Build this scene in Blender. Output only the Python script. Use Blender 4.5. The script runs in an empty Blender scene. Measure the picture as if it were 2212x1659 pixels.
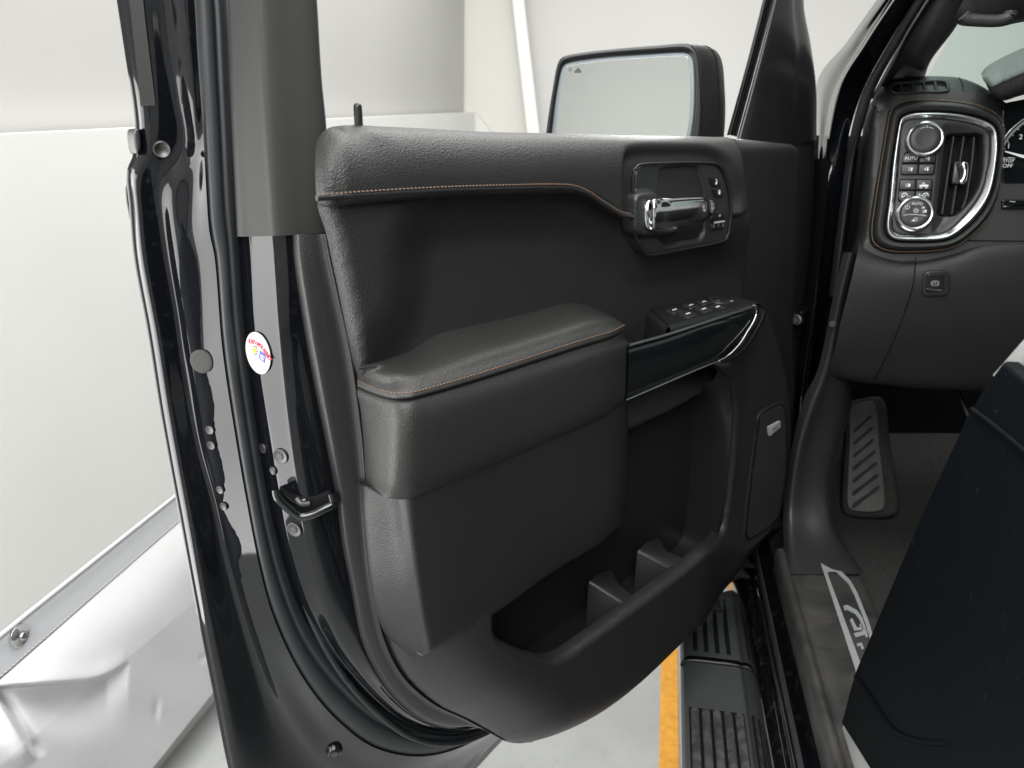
import bpy, bmesh, math, random
import numpy as np
from mathutils import Vector, Matrix

random.seed(7); np.random.seed(7)
S = bpy.context.scene
COL = S.collection

# ------------------------------------------------------------------ camera
W0, H0 = 2212.0, 1659.0            # working pixel grid of the traced photograph
FPX, CXP, CYP = 1661.0, 1106.0, 829.5
CAM_H = 1.42
PITCH, YAW = math.radians(17.0), math.radians(11.2)
cam_d = bpy.data.cameras.new('camera'); cam = bpy.data.objects.new('camera', cam_d); COL.objects.link(cam)
cam.location = (0, 0, CAM_H); cam.rotation_euler = (math.pi/2 - PITCH, 0, YAW)
cam_d.sensor_width = 36.0; cam_d.lens = 36.0*FPX/W0; cam_d.clip_start = 0.02; cam_d.clip_end = 200
cam_d.dof.use_dof = True; cam_d.dof.focus_distance = 0.95; cam_d.dof.aperture_fstop = 7.0
S.camera = cam

# ------------------------------------------------------------------ world, lamps, exposure
wd = bpy.data.worlds.new('World'); S.world = wd; wd.use_nodes = True
wd.node_tree.nodes['Background'].inputs[0].default_value = (0.93, 0.95, 0.95, 1)
wd.node_tree.nodes['Background'].inputs[1].default_value = 0.46
def area(name, loc, target, sx, sy, power, col=(1, 1, 1)):
    l = bpy.data.lights.new(name, 'AREA'); l.shape = 'RECTANGLE'; l.size = sx; l.size_y = sy; l.energy = power; l.color = col
    o = bpy.data.objects.new(name, l); COL.objects.link(o); o.location = loc
    o.rotation_euler = (Vector(target) - Vector(loc)).to_track_quat('-Z', 'Y').to_euler()
    return o
area('ceiling_lamp', (-0.15, 1.0, 3.0), (-0.15, 1.0, 0), 1.7, 5.2, 140, (1.0, 0.992, 0.97))
area('side_lamp', (-1.08, 0.43, 1.0), (1.0, 0.43, 1.0), 0.86, 1.04, 15, (1.0, 0.995, 0.985))
area('rear_lamp', (0.3, -2.4, 3.05), (0.2, 1.3, 1.0), 2.6, 1.0, 120, (1.0, 0.995, 0.985))
S.view_settings.view_transform = 'Standard'; S.view_settings.look = 'None'
S.view_settings.exposure = 0.0; S.view_settings.gamma = 1.0; S.view_settings.use_curve_mapping = False
S.render.engine = 'CYCLES'; S.cycles.use_denoising = True; S.cycles.max_bounces = 8

# ------------------------------------------------------------------ pixel -> place
CAM = np.array([0, 0, CAM_H])
_fw = np.array([-math.sin(YAW)*math.cos(PITCH), math.cos(YAW)*math.cos(PITCH), -math.sin(PITCH)])
_rt = np.array([math.cos(YAW), math.sin(YAW), 0.0]); _up = np.cross(_rt, _fw)
def ray(x, y): return _fw + (x-CXP)/FPX*_rt - (y-CYP)/FPX*_up
class Plane:
    def __init__(s, p0, nrm, e1=None):
        s.n = np.array(nrm, float); s.n /= np.linalg.norm(s.n); s.p0 = np.array(p0, float)
        e1 = np.array(e1 if e1 is not None else (1, 0, 0), float); e1 -= s.n*(e1@s.n); s.e1 = e1/np.linalg.norm(e1)
        s.e2 = np.cross(s.n, s.e1)
    def hit(s, x, y, o=0.0):
        r = ray(x, y); t = ((s.p0-CAM)@s.n + o)/(r@s.n); return CAM + r*t
    def uv(s, P): q = np.asarray(P)-s.p0; return np.array([q@s.e1, q@s.e2])
    def pt(s, u, v, h): return s.p0 + u*s.e1 + v*s.e2 + h*s.n
    def line(s, pts, o=None):
        return [s.hit(p[0], p[1], p[2] if len(p) > 2 else (o or 0.0)) for p in pts]
TH = math.radians(36)
DN = np.array([math.cos(TH), -math.sin(TH), 0]); DD = np.array([math.sin(TH), math.cos(TH), 0])
DOOR = Plane(DN*-0.7086 + np.array([0, 0, 1.0]), DN, DD)          # e1 along the door to the hinge, e2 up, n into the cab
if DOOR.e2[2] < 0: DOOR.e2 = -DOOR.e2
def PX(x): return Plane((x, 0, 1), (-1, 0, 0), (0, 1, 0))
def PY(y): return Plane((0, y, 1), (0, -1, 0), (1, 0, 0))
def PZ(z): return Plane((0, 0, z), (0, 0, 1), (1, 0, 0))

# ------------------------------------------------------------------ materials
MATS = {}
def mat(name, col, rough=0.5, metal=0.0, spec=0.5, coat=0.0, grain=0.0, gscale=900, gkind='leather', var=0.0, vscale=6, bump_dist=0.0006, dirt=None, dirt_scale=9, dirt_lo=.45, dirt_hi=.7, rvar=0.0):
    m = bpy.data.materials.new(name); m.use_nodes = True; nt = m.node_tree; b = nt.nodes['Principled BSDF']
    b.inputs['Base Color'].default_value = (*col, 1); b.inputs['Roughness'].default_value = rough; b.inputs['Metallic'].default_value = metal
    b.inputs['Specular IOR Level'].default_value = spec; b.inputs['Coat Weight'].default_value = coat; b.inputs['Coat Roughness'].default_value = 0.03
    L = nt.links.new; N = nt.nodes.new
    tc = N('ShaderNodeNewGeometry')
    def noise(scale, det=4):
        n = N('ShaderNodeTexNoise'); n.inputs['Scale'].default_value = scale; n.inputs['Detail'].default_value = det; L(tc.outputs['Position'], n.inputs['Vector']); return n
    colsock = None
    if var > 0:
        n = noise(vscale); r = N('ShaderNodeMapRange'); r.inputs[1].default_value = .3; r.inputs[2].default_value = .7; r.inputs[3].default_value = 1-var; r.inputs[4].default_value = 1+var
        L(n.outputs['Fac'], r.inputs[0]); mx = N('ShaderNodeMix'); mx.data_type = 'RGBA'; mx.blend_type = 'MULTIPLY'; mx.inputs[0].default_value = 1
        mx.inputs[6].default_value = (*col, 1); L(r.outputs[0], mx.inputs[7]); colsock = mx.outputs[2]
    if dirt is not None:
        n = noise(dirt_scale, 8); n.inputs['Distortion'].default_value = .35; r = N('ShaderNodeMapRange'); r.inputs[1].default_value = dirt_lo; r.inputs[2].default_value = dirt_hi; r.inputs[3].default_value = 0; r.inputs[4].default_value = dirt[3]
        L(n.outputs['Fac'], r.inputs[0]); mx = N('ShaderNodeMix'); mx.data_type = 'RGBA'
        if colsock: L(colsock, mx.inputs[6])
        else: mx.inputs[6].default_value = (*col, 1)
        mx.inputs[7].default_value = (*dirt[:3], 1); L(r.outputs[0], mx.inputs[0]); colsock = mx.outputs[2]
        rr = N('ShaderNodeMapRange'); rr.inputs[3].default_value = rough; rr.inputs[4].default_value = min(1, rough+.45); L(r.outputs[0], rr.inputs[0]); L(rr.outputs[0], b.inputs['Roughness'])
    elif rvar > 0:
        n = noise(vscale*2, 5); r = N('ShaderNodeMapRange'); r.inputs[1].default_value = .3; r.inputs[2].default_value = .7; r.inputs[3].default_value = max(.02, rough-rvar); r.inputs[4].default_value = rough+rvar
        L(n.outputs['Fac'], r.inputs[0]); L(r.outputs[0], b.inputs['Roughness'])
    if colsock: L(colsock, b.inputs['Base Color'])
    if grain > 0:
        if gkind == 'leather':
            v = N('ShaderNodeTexVoronoi'); v.feature = 'F1'; v.inputs['Scale'].default_value = gscale
            n2 = noise(gscale*.6, 2); ad = N('ShaderNodeVectorMath'); ad.operation = 'MULTIPLY_ADD'
            ad.inputs[1].default_value = (.002, .002, .002); L(n2.outputs['Color'], ad.inputs[0]); L(tc.outputs['Position'], ad.inputs[2]); L(ad.outputs[0], v.inputs['Vector']); h = v.outputs['Distance']
        elif gkind == 'carpet':
            n2 = noise(gscale, 6); h = n2.outputs['Fac']
        elif gkind == 'weave':
            w = N('ShaderNodeTexChecker'); w.inputs['Scale'].default_value = gscale; L(tc.outputs['Position'], w.inputs['Vector']); h = w.outputs['Fac']
        else:
            n2 = noise(gscale, 3); h = n2.outputs['Fac']
        bp = N('ShaderNodeBump'); bp.inputs['Strength'].default_value = grain; bp.inputs['Distance'].default_value = bump_dist
        L(h, bp.inputs['Height']); L(bp.outputs[0], b.inputs['Normal'])
    MATS[name] = m; return m
mat('leather', (.0185, .0188, .0188), .43, spec=.5, grain=.6, gscale=600, var=.08, bump_dist=.0009)
mat('lit_pad_leather', (.026, .0257, .025), .45, spec=.55, grain=.5, gscale=640, var=.08, bump_dist=.0008)  # lighter than arm_leather: strong overhead light put into the pad's colour
mat('arm_leather', (.0225, .0224, .022), .45, spec=.52, grain=.5, gscale=640, var=.08, bump_dist=.0008)
mat('kick_plastic', (.030, .0299, .0297), .36, spec=.5, grain=.3, gscale=700, var=.06, bump_dist=.0005)
mat('cap_plastic', (.060, .064, .066), .45, spec=.5, grain=.2, gscale=900, gkind='noise', var=.08)
mat('hard_plastic', (.0170, .0174, .0176), .40, spec=.5, grain=.4, gscale=620, var=.08, bump_dist=.0006)
mat('dash_plastic', (.0215, .0220, .0222), .45, spec=.5, grain=.5, gscale=600, var=.06, bump_dist=.0007)
mat('dark_plastic', (.0115, .0115, .0115), .42, spec=.4, grain=.2, gscale=900)
mat('pillar_plastic', (.030, .0298, .0292), .52, spec=.4, grain=.25, gscale=1200, gkind='noise', var=.05)
mat('smooth_plastic', (.013, .0135, .0145), .30, spec=.5, var=.06)
mat('bezel_plastic', (.022, .0235, .0235), .38, spec=.5, grain=.1, gscale=1500, gkind='noise')
mat('gloss_black', (.006, .008, .009), .09, spec=.55, coat=.4)
mat('paint', (.0035, .0042, .0058), .06, spec=.5, coat=.0, dirt=(.30, .30, .29, .02), dirt_scale=120, dirt_lo=.56, dirt_hi=.75)
mat('rubber', (.020, .023, .026), .48, spec=.5, var=.15, vscale=30)
mat('rubber_dark', (.008, .009, .010), .5, spec=.4)
mat('void', (.004, .004, .005), .7, spec=.2)
mat('chrome', (.72, .73, .74), .12, metal=1.0)
mat('satin_chrome', (.55, .56, .57), .22, metal=1.0)
mat('steel', (.12, .118, .115), .5, metal=1.0, var=.2, vscale=90)
mat('mirror_glass', (.88, .91, .89), .02, metal=1.0)
mat('mirror_edge', (.20, .225, .24), .5, metal=1.0)
mat('thread', (.23, .14, .09), .7)
mat('print_white', (.80, .82, .82), .5)
mat('print_grey', (.42, .43, .43), .5)
mat('print_red', (.55, .01, .035), .5)
mat('print_blue', (.04, .07, .45), .5)
mat('print_yellow', (.85, .75, .02), .5)
mat('print_dark', (.05, .055, .06), .5)
mat('sticker_white', (.58, .575, .555), .4, spec=.3)
mat('plug_grey', (.055, .055, .055), .6, spec=.2)
mat('badge_silver', (.45, .45, .45), .35, metal=.3)
mat('ridge_highlight', (.30, .31, .31), .3, metal=1.0)  # metal tone paints the highlight along the gloss-black blade ridge
mat('groove_rubber', (.034, .034, .033), .7, spec=.2)
mat('carpet', (.050, .0492, .048), .95, spec=.1, grain=1.0, gscale=420, gkind='carpet', bump_dist=.003, var=.25, vscale=260, dirt=(.085, .082, .078, .35), dirt_scale=120)
mat('sill_plastic', (.026, .0255, .0245), .36, spec=.5, grain=.2, gscale=1100, dirt=(.17, .16, .145, .26), dirt_scale=16, dirt_lo=.36, dirt_hi=.80, var=.15, vscale=60)
mat('slat_plastic', (.045, .045, .044), .35)
mat('sill_metal', (.42, .44, .45), .3, metal=.35, dirt=(.30, .30, .29, .4), dirt_scale=45, dirt_lo=.45, dirt_hi=.62)
mat('step_plastic', (.036, .038, .040), .5, spec=.45, grain=.3, gscale=700, gkind='noise', dirt=(.22, .21, .19, .35), dirt_scale=60, dirt_lo=.42, dirt_hi=.75)
mat('rocker_paint', (.004, .004, .005), .12, spec=.5, coat=.6, dirt=(.16, .15, .135, .14), dirt_scale=60, dirt_lo=.54, dirt_hi=.8)
mat('footrest_rubber', (.108, .107, .104), .6, spec=.4, grain=.4, gscale=500, gkind='noise', var=.2, vscale=30)
mat('seat_vinyl', (.0022, .0032, .0042), .6, spec=.06, dirt=(.06, .07, .08, .12), dirt_scale=160, dirt_lo=.66, dirt_hi=.72)
mat('seat_pale', (.33, .343, .338), .6)
mat('matte_black', (.003, .004, .006), .6, spec=.06, grain=.6, gscale=260, gkind='noise', bump_dist=.0006)
mat('wall_paint', (.735, .732, .708), .6, spec=.3, grain=.12, gscale=25, gkind='noise', bump_dist=.004, var=.025, vscale=2.5)
mat('wall_upper', (.50, .495, .478), .7, spec=.2, var=.025, vscale=1.6)  # albedo gap to wall_paint stands in for frontal light on the lower wall
mat('wall_far', (.70, .69, .668), .7, spec=.2, var=.02, vscale=1.5)
mat('wall_rear', (.88, .885, .865), .7, spec=.2)
mat('wall_beige', (.72, .71, .665), .7, spec=.2, var=.03, vscale=1.5)
mat('trim_white', (.84, .835, .815), .5)
mat('vinyl', (.575, .578, .59), .65, spec=.25, grain=.2, gscale=260, gkind='weave', bump_dist=.0004, dirt=(.50, .47, .42, .25), dirt_scale=14, dirt_lo=.55, dirt_hi=.8)
mat('vinyl_hem', (.53, .54, .56), .6, spec=.3)
mat('floor_paint', (.385, .395, .39), .55, spec=.35, var=.07, vscale=5, grain=.2, gscale=70, gkind='noise', bump_dist=.002, dirt=(.25, .245, .23, .35), dirt_scale=35, dirt_lo=.58, dirt_hi=.8)
mat('tape', (.78, .36, .035), .5, spec=.4, var=.1, vscale=40, dirt=(.35, .2, .05, .45), dirt_scale=60, dirt_lo=.55, dirt_hi=.75)
g = bpy.data.materials.new('windshield'); g.use_nodes = True; b = g.node_tree.nodes['Principled BSDF']
b.inputs['Base Color'].default_value = (.60, .84, .76, 1); b.inputs['Transmission Weight'].default_value = 1; b.inputs['Roughness'].default_value = 0; b.inputs['IOR'].default_value = 1.0; b.inputs['Specular IOR Level'].default_value = .2
MATS['windshield'] = g

# ------------------------------------------------------------------ object helpers
def setp(o, parent):
    if parent is None: return
    o.parent = parent
    if parent.parent is None: o.matrix_parent_inverse = Matrix.Translation(-parent.location)
def link(name, me, m, parent=None, smooth=True):
    if m: me.materials.append(MATS[m])
    if smooth:
        for p in me.polygons: p.use_smooth = True
    o = bpy.data.objects.new(name, me); COL.objects.link(o)
    setp(o, parent)
    return o
def mesh(name, V, F, m, parent=None, smooth=True, flip=False):
    me = bpy.data.meshes.new(name); me.from_pydata([tuple(map(float, v)) for v in V], [], [tuple(reversed(f)) if flip else tuple(f) for f in F]); me.update()
    bm = bmesh.new(); bm.from_mesh(me); bmesh.ops.recalc_face_normals(bm, faces=bm.faces); bm.to_mesh(me); bm.free()
    return link(name, me, m, parent, smooth)
def sharp(o, deg=35):
    o.data.set_sharp_from_angle(angle=math.radians(deg)); return o
def thing(name, label, cat, group=None, loc=(0, 0, 0)):
    o = bpy.data.objects.new(name, None); COL.objects.link(o); o.location = loc; o.empty_display_size = .05
    o['label'] = label; o['category'] = cat
    if group: o['group'] = group
    return o
def sub(name, parent):
    o = bpy.data.objects.new(name, None); COL.objects.link(o); setp(o, parent); o.empty_display_size = .05; return o
def cr(P, n, closed=False):
    """Catmull-Rom resample of a 3D/2D polyline to n points, even in arc length"""
    P = np.asarray(P, float); k = len(P)
    if k == 2 and not closed:
        t = np.linspace(0, 1, n)[:, None]; return P[0]*(1-t)+P[1]*t
    if closed: Q = np.vstack([P[-1], P, P[0], P[1]]); segs = k
    else: Q = np.vstack([2*P[0]-P[1], P, 2*P[-1]-P[-2]]); segs = k-1
    out = []
    for i in range(segs):
        p0, p1, p2, p3 = Q[i:i+4]
        # centripetal parametrisation keeps tight corners from overshooting
        t0 = 0; t1 = t0+max(np.linalg.norm(p1-p0), 1e-7)**.5; t2 = t1+max(np.linalg.norm(p2-p1), 1e-7)**.5; t3 = t2+max(np.linalg.norm(p3-p2), 1e-7)**.5
        t = np.linspace(t1, t2, 13)[:-1, None]
        A1 = (t1-t)/(t1-t0)*p0+(t-t0)/(t1-t0)*p1; A2 = (t2-t)/(t2-t1)*p1+(t-t1)/(t2-t1)*p2; A3 = (t3-t)/(t3-t2)*p2+(t-t2)/(t3-t2)*p3
        B1 = (t2-t)/(t2-t0)*A1+(t-t0)/(t2-t0)*A2; B2 = (t3-t)/(t3-t1)*A2+(t-t1)/(t3-t1)*A3
        out.append((t2-t)/(t2-t1)*B1+(t-t1)/(t2-t1)*B2)
    D = np.vstack(out+[P[:1] if closed else P[-1:]])
    s = np.r_[0, np.cumsum(np.linalg.norm(np.diff(D, axis=0), axis=1))]
    q = np.linspace(0, s[-1], n+1)[:-1] if closed else np.linspace(0, s[-1], n)
    return np.stack([np.interp(q, s, D[:, j]) for j in range(D.shape[1])], 1)
def loft(name, lines, m, parent=None, n=60, k=5, closed=False, across='cr', smooth=True, deg=None, cap=False):
    R = np.stack([cr(l, n, closed) for l in lines])              # rows x n x 3
    if across == 'cr' and len(R) > 2 and k > 1:
        cols = []
        Q = np.concatenate([2*R[:1]-R[1:2], R, 2*R[-1:]-R[-2:-1]])
        rows = []
        for i in range(len(R)-1):
            p0, p1, p2, p3 = Q[i], Q[i+1], Q[i+2], Q[i+3]
            def dd(a, b): return np.maximum(np.linalg.norm(b-a, axis=1), 1e-6)[:, None]**.5
            t0 = np.zeros((n, 1)); t1 = t0+dd(p0, p1); t2 = t1+dd(p1, p2); t3 = t2+dd(p2, p3)
            for w in np.linspace(0, 1, k+1)[:-1]:
                t = t1+(t2-t1)*w
                A1 = (t1-t)/(t1-t0)*p0+(t-t0)/(t1-t0)*p1; A2 = (t2-t)/(t2-t1)*p1+(t-t1)/(t2-t1)*p2; A3 = (t3-t)/(t3-t2)*p2+(t-t2)/(t3-t2)*p3
                B1 = (t2-t)/(t2-t0)*A1+(t-t0)/(t2-t0)*A2; B2 = (t3-t)/(t3-t1)*A2+(t-t1)/(t3-t1)*A3
                rows.append((t2-t)/(t2-t1)*B1+(t-t1)/(t2-t1)*B2)
        rows.append(R[-1]); R = np.stack(rows)
    r = len(R); V = R.reshape(-1, 3); F = []
    nn = n if closed else n-1
    for i in range(r-1):
        for j in range(nn):
            a = i*n+j; b_ = i*n+(j+1) % n; F.append((a, b_, b_+n, a+n))
    if cap: F.append(tuple(range((r-1)*n, r*n)))
    if cap == 2: F.append(tuple(range(n-1, -1, -1)))
    o = mesh(name, V, F, m, parent, smooth)
    if deg: sharp(o, deg)
    return o
def inset2(P, d):
    """move a closed 2D outline inwards by d"""
    P = np.asarray(P, float); a = np.roll(P, 1, 0); c = np.roll(P, -1, 0); t = c-a; t /= np.maximum(np.linalg.norm(t, axis=1), 1e-9)[:, None]
    area_ = .5*np.sum(P[:, 0]*c[:, 1]-c[:, 0]*P[:, 1]); s = 1 if area_ > 0 else -1
    return P + np.stack([-t[:, 1], t[:, 0]], 1)*d*s
def slab(name, pl, px, o0, o1, m, parent=None, bev=.002, n=64, smooth_outline=True, dome=0.0, oo=None, deg=40, tilt=None):
    """an outline traced at offset o1 raised from o0 to o1 with a rounded rim"""
    uv = np.array([pl.uv(pl.hit(p[0], p[1], o1 if oo is None else oo)) for p in px])
    uv = cr(uv, n, True) if smooth_outline else uv
    return slab_uv(name, pl, uv, o0, o1, m, parent, bev, dome, deg, tilt)
def slab_uv(name, pl, uv, o0, o1, m, parent=None, bev=.002, dome=0.0, deg=40, tilt=None):
    rings = [(0, o0)]
    for a in (0, 22, 45, 67, 90):
        a = math.radians(a); rings.append((bev*(1-math.cos(a)), o1-bev+bev*math.sin(a)))
    c = uv.mean(0); V = []
    for ins, h in rings:
        for p in inset2(uv, ins): V.append(pl.pt(p[0], p[1], h+(tilt(p[0]-c[0], p[1]-c[1]) if tilt else 0)))
    k = len(uv); F = []
    for i in range(len(rings)-1):
        for j in range(k): a = i*k+j; b_ = i*k+(j+1) % k; F.append((a, b_, b_+k, a+k))
    last = inset2(uv, bev)
    if dome:
        base = (len(rings)-1)*k
        for q, sc in enumerate((.75, .5, .25)):
            for p in c+(last-c)*sc: V.append(pl.pt(p[0], p[1], o1+dome*(1-sc*sc)))
            for j in range(k): a = base+q*k+j; b_ = base+q*k+(j+1) % k; F.append((a, b_, b_+k, a+k))
        F.append(tuple(range(base+3*k, base+4*k)))
    else: F.append(tuple(range((len(rings)-1)*k, len(rings)*k)))
    F.append(tuple(range(k-1, -1, -1)))
    o = mesh(name, V, F, m, parent); return sharp(o, deg)
def seg_dist(P, A, closed=True):
    A = np.asarray(A, float); B = np.roll(A, -1, 0) if closed else A[1:]; A0 = A if closed else A[:-1]
    best = np.full(len(P), 1e9)
    for a, b_ in zip(A0, B):
        ab = b_-a; t = np.clip(((P-a)@ab)/max(ab@ab, 1e-12), 0, 1); q = P-(a+t[:, None]*ab); best = np.minimum(best, (q*q).sum(1))
    return np.sqrt(best)
def inside(P, A):
    A = np.asarray(A); B = np.roll(A, -1, 0); r = np.zeros(len(P), bool)
    for a, b_ in zip(A, B):
        c = ((a[1] > P[:, 1]) != (b_[1] > P[:, 1])); dy = b_[1]-a[1]
        with np.errstate(divide='ignore', invalid='ignore'): xi = (b_[0]-a[0])*(P[:, 1]-a[1])/(dy if dy else 1e-12)+a[0]
        r ^= c & (P[:, 0] < xi)
    return r
def sdf(P, A): d = seg_dist(P, A); return np.where(inside(P, A), d, -d)   # positive inside
def sm(t): t = np.clip(t, 0, 1); return t*t*(3-2*t)
def hf(name, pl, px, off, hfun, m, parent, res=.004, edge=.012, skirt=.02, n=160, smooth_outline=True, wrap=False):
    """sculpted panel: a height field over a traced outline, rim rounded over and turned back"""
    uvo = np.array([pl.uv(pl.hit(p[0], p[1], p[2] if len(p) > 2 else off)) for p in px])
    pxd = np.array([p[:2] for p in px], float)
    if smooth_outline: uvo = cr(uvo, n, True); pxd = cr(pxd, n*4, True)
    if smooth_outline:      # settle the rim on the finished surface so that its outline falls on the traced one
        pq = cr(np.array([p[:2] for p in px], float), n, True)
        uvo = np.array([pl.uv(pl.hit(x, y, off)) for x, y in pq])
        for _ in range(6):
            hb_ = hfun(uvo, np.zeros(len(uvo)))-edge-(skirt if wrap else 0); uvo = .4*uvo+.6*np.array([pl.uv(pl.hit(x, y, o)) for (x, y), o in zip(pq, hb_)])
    lo, hi = uvo.min(0)-res, uvo.max(0)+res
    nu, nv = int((hi[0]-lo[0])/res)+2, int((hi[1]-lo[1])/res)+2
    U, Vv = np.meshgrid(np.linspace(lo[0], hi[0], nu), np.linspace(lo[1], hi[1], nv)); P = np.stack([U.ravel(), Vv.ravel()], 1)
    s = sdf(P, uvo); ins = s > -res*.25
    idx = np.arange(nu*nv).reshape(nv, nu); q = np.stack([idx[:-1, :-1], idx[:-1, 1:], idx[1:, 1:], idx[1:, :-1]], -1).reshape(-1, 4)
    q = q[ins[q].all(1)]
    # snap the border vertices onto the outline
    from collections import Counter
    ec = Counter()
    for f in q:
        for a, b_ in zip(f, np.roll(f, -1)): ec[(min(a, b_), max(a, b_))] += 1
    be = [e for e, c in ec.items() if c == 1]; bv = np.unique(np.array(be).ravel())
    A = uvo; B = np.roll(A, -1, 0)
    Pb = P[bv]; best = np.full(len(bv), 1e9); tgt = Pb.copy()
    for a, b_ in zip(A, B):
        ab = b_-a; t = np.clip(((Pb-a)@ab)/max(ab@ab, 1e-12), 0, 1); c = a+t[:, None]*ab; dd = ((Pb-c)**2).sum(1); w = dd < best; best[w] = dd[w]; tgt[w] = c[w]
    P[bv] = tgt; s[bv] = 0
    h = hfun(P, np.maximum(s, 0))
    if edge > 0: t = np.clip(s/edge, 0, 1); h = h-edge*(1-np.sqrt(np.maximum(0, 1-(1-t)**2)))
    used = np.unique(q.ravel()); mp = -np.ones(nu*nv, int); mp[used] = np.arange(len(used))
    V = [pl.pt(P[i, 0], P[i, 1], h[i]) for i in used]; F = [tuple(mp[f]) for f in q]
    base = len(V); bm_ = {}
    for i in bv: bm_[i] = len(V); V.append(pl.pt(P[i, 0], P[i, 1], h[i]-skirt))
    for a, b_ in be: F.append((mp[a], mp[b_], bm_[b_], bm_[a]))
    return mesh(name, V, F, m, parent)
def tube(name, P, r, m, parent=None, n=None, seg=10, closed=False, flat=None, taper=None):
    """round or flattened bar along a 3D path; flat=(direction, ratio)"""
    P = cr(P, n or max(8, len(P)*6), closed); k = len(P); V = []; F = []
    for i in range(k):
        a = P[(i-1) % k] if (closed or i > 0) else P[i]; c = P[(i+1) % k] if (closed or i < k-1) else P[i]
        t = c-a; t /= max(np.linalg.norm(t), 1e-9)
        u = np.array(flat[0], float) if flat else np.array([0, 0, 1.0]) if abs(t[2]) < .9 else np.array([1.0, 0, 0])
        u -= t*(u@t); u /= np.linalg.norm(u); w = np.cross(t, u); rr = r*(taper[0]+(taper[1]-taper[0])*i/(k-1) if taper else 1)
        for j in range(seg):
            an = 2*math.pi*j/seg; V.append(P[i]+rr*(math.cos(an)*u*(flat[1] if flat else 1)+math.sin(an)*w))
    for i in range(k if closed else k-1):
        for j in range(seg): a = i*seg+j; b_ = i*seg+(j+1) % seg; c = ((i+1) % k)*seg; F.append((a, b_, c+(j+1) % seg, c+j))
    if not closed: F.append(tuple(range(seg-1, -1, -1))); F.append(tuple(range((k-1)*seg, k*seg)))
    return sharp(mesh(name, V, F, m, parent), 60)
def stitches(name, P, nrm, parent, pitch=.0048, w=.0007, fill=.74, m='thread'):
    """a run of sewn thread: each stitch its own small bead, slightly slanted"""
    P = np.asarray(P); D = cr(P, 400); s = np.r_[0, np.cumsum(np.linalg.norm(np.diff(D, axis=0), axis=1))]; Lg = s[-1]; nst = int(Lg/pitch)
    pos = lambda q: np.array([np.interp(q, s, D[:, j]) for j in range(3)])
    V = []; F = []; nrm = np.array(nrm, float)
    for i in range(nst):
        a = pos((i+.5-fill/2)*pitch); c = pos((i+.5+fill/2)*pitch); t = c-a; t /= np.linalg.norm(t); u = nrm-t*(nrm@t); u /= np.linalg.norm(u); x = np.cross(t, u)
        sl = x*w*.5
        b0 = len(V)
        for q, sc in ((0, .35), (.25, 1), (.75, 1), (1, .35)):
            ce = a+(c-a)*q+sl*(q-.5)*2
            for an in (0, 90, 180, 270): an = math.radians(an); V.append(ce+w*sc*(math.cos(an)*x+math.sin(an)*u*.9))
        for r_ in range(3):
            for j in range(4): F.append((b0+r_*4+j, b0+r_*4+(j+1) % 4, b0+r_*4+4+(j+1) % 4, b0+r_*4+4+j))
        F.append((b0+3, b0+2, b0+1, b0)); F.append((b0+12, b0+13, b0+14, b0+15))
    o = mesh(name, V, F, m, parent); o['kind'] = 'stuff'; return o
def disc(name, c, nrm, r, h, m, parent, seg=28, bev=.25, dish=0.0, up=(0, 0, 1), sq=1.0):
    """a turned button: stepped, rounded rim, optional dished top"""
    c = np.array(c, float); nrm = np.array(nrm, float); nrm /= np.linalg.norm(nrm); u = np.array(up, float); u -= nrm*(u@nrm); u /= np.linalg.norm(u); w = np.cross(nrm, u)
    prof = [(r, 0), (r, h*(1-bev)), (r-h*bev*.35, h*(1-bev*.3)), (r-h*bev, h), (r*.6, h-dish*.6), (r*.25, h-dish)]
    V = []; F = []
    for rr, hh in prof:
        for j in range(seg): a = 2*math.pi*j/seg; V.append(c+nrm*hh+rr*(math.cos(a)*w*sq+math.sin(a)*u))
    for i in range(len(prof)-1):
        for j in range(seg): a = i*seg+j; b_ = i*seg+(j+1) % seg; F.append((a, b_, b_+seg, a+seg))
    F.append(tuple(range((len(prof)-1)*seg, len(prof)*seg))); F.append(tuple(range(seg-1, -1, -1)))
    return sharp(mesh(name, V, F, m, parent), 35)
def text(name, s, c, xdir, nrm, size, m, parent, align='CENTER', ext=.00008, sx=1.0, shear=0.0, bold=.0):
    cu = bpy.data.curves.new(name, 'FONT'); cu.body = s; cu.size = size; cu.align_x = align; cu.align_y = 'CENTER'; cu.extrude = ext; cu.resolution_u = 3; cu.shear = shear; cu.offset = size*bold
    t = bpy.data.objects.new(name, cu); COL.objects.link(t); bpy.context.view_layer.update()
    me = bpy.data.meshes.new_from_object(t.evaluated_get(bpy.context.evaluated_depsgraph_get())); bpy.data.objects.remove(t)
    x = np.array(xdir, float); x /= np.linalg.norm(x); z = np.array(nrm, float); z -= x*(z@x); z /= np.linalg.norm(z); y = np.cross(z, x); c = np.array(c, float)
    for v in me.vertices: v.co = Vector(c+x*v.co.x*sx+y*v.co.y+z*v.co.z)
    me.name = name; return link(name, me, m, parent, smooth=False)
from mathutils.bvhtree import BVHTree
BVH = {}
def cast(objs, x, y):
    """where the sight line through a traced pixel meets built surfaces"""
    best = None
    for o in objs:
        b_ = BVH.get(o.name) or BVHTree.FromPolygons([v.co for v in o.data.vertices], [p.vertices for p in o.data.polygons]); BVH[o.name] = b_; r = Vector(ray(x, y)).normalized()
        loc, nn, _, dist = b_.ray_cast(Vector(CAM), r)
        if loc is not None and (best is None or dist < best[2]):
            nn = nn if nn.dot(r) < 0 else -nn; best = (np.array(loc), np.array(nn), dist)
    return best
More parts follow.
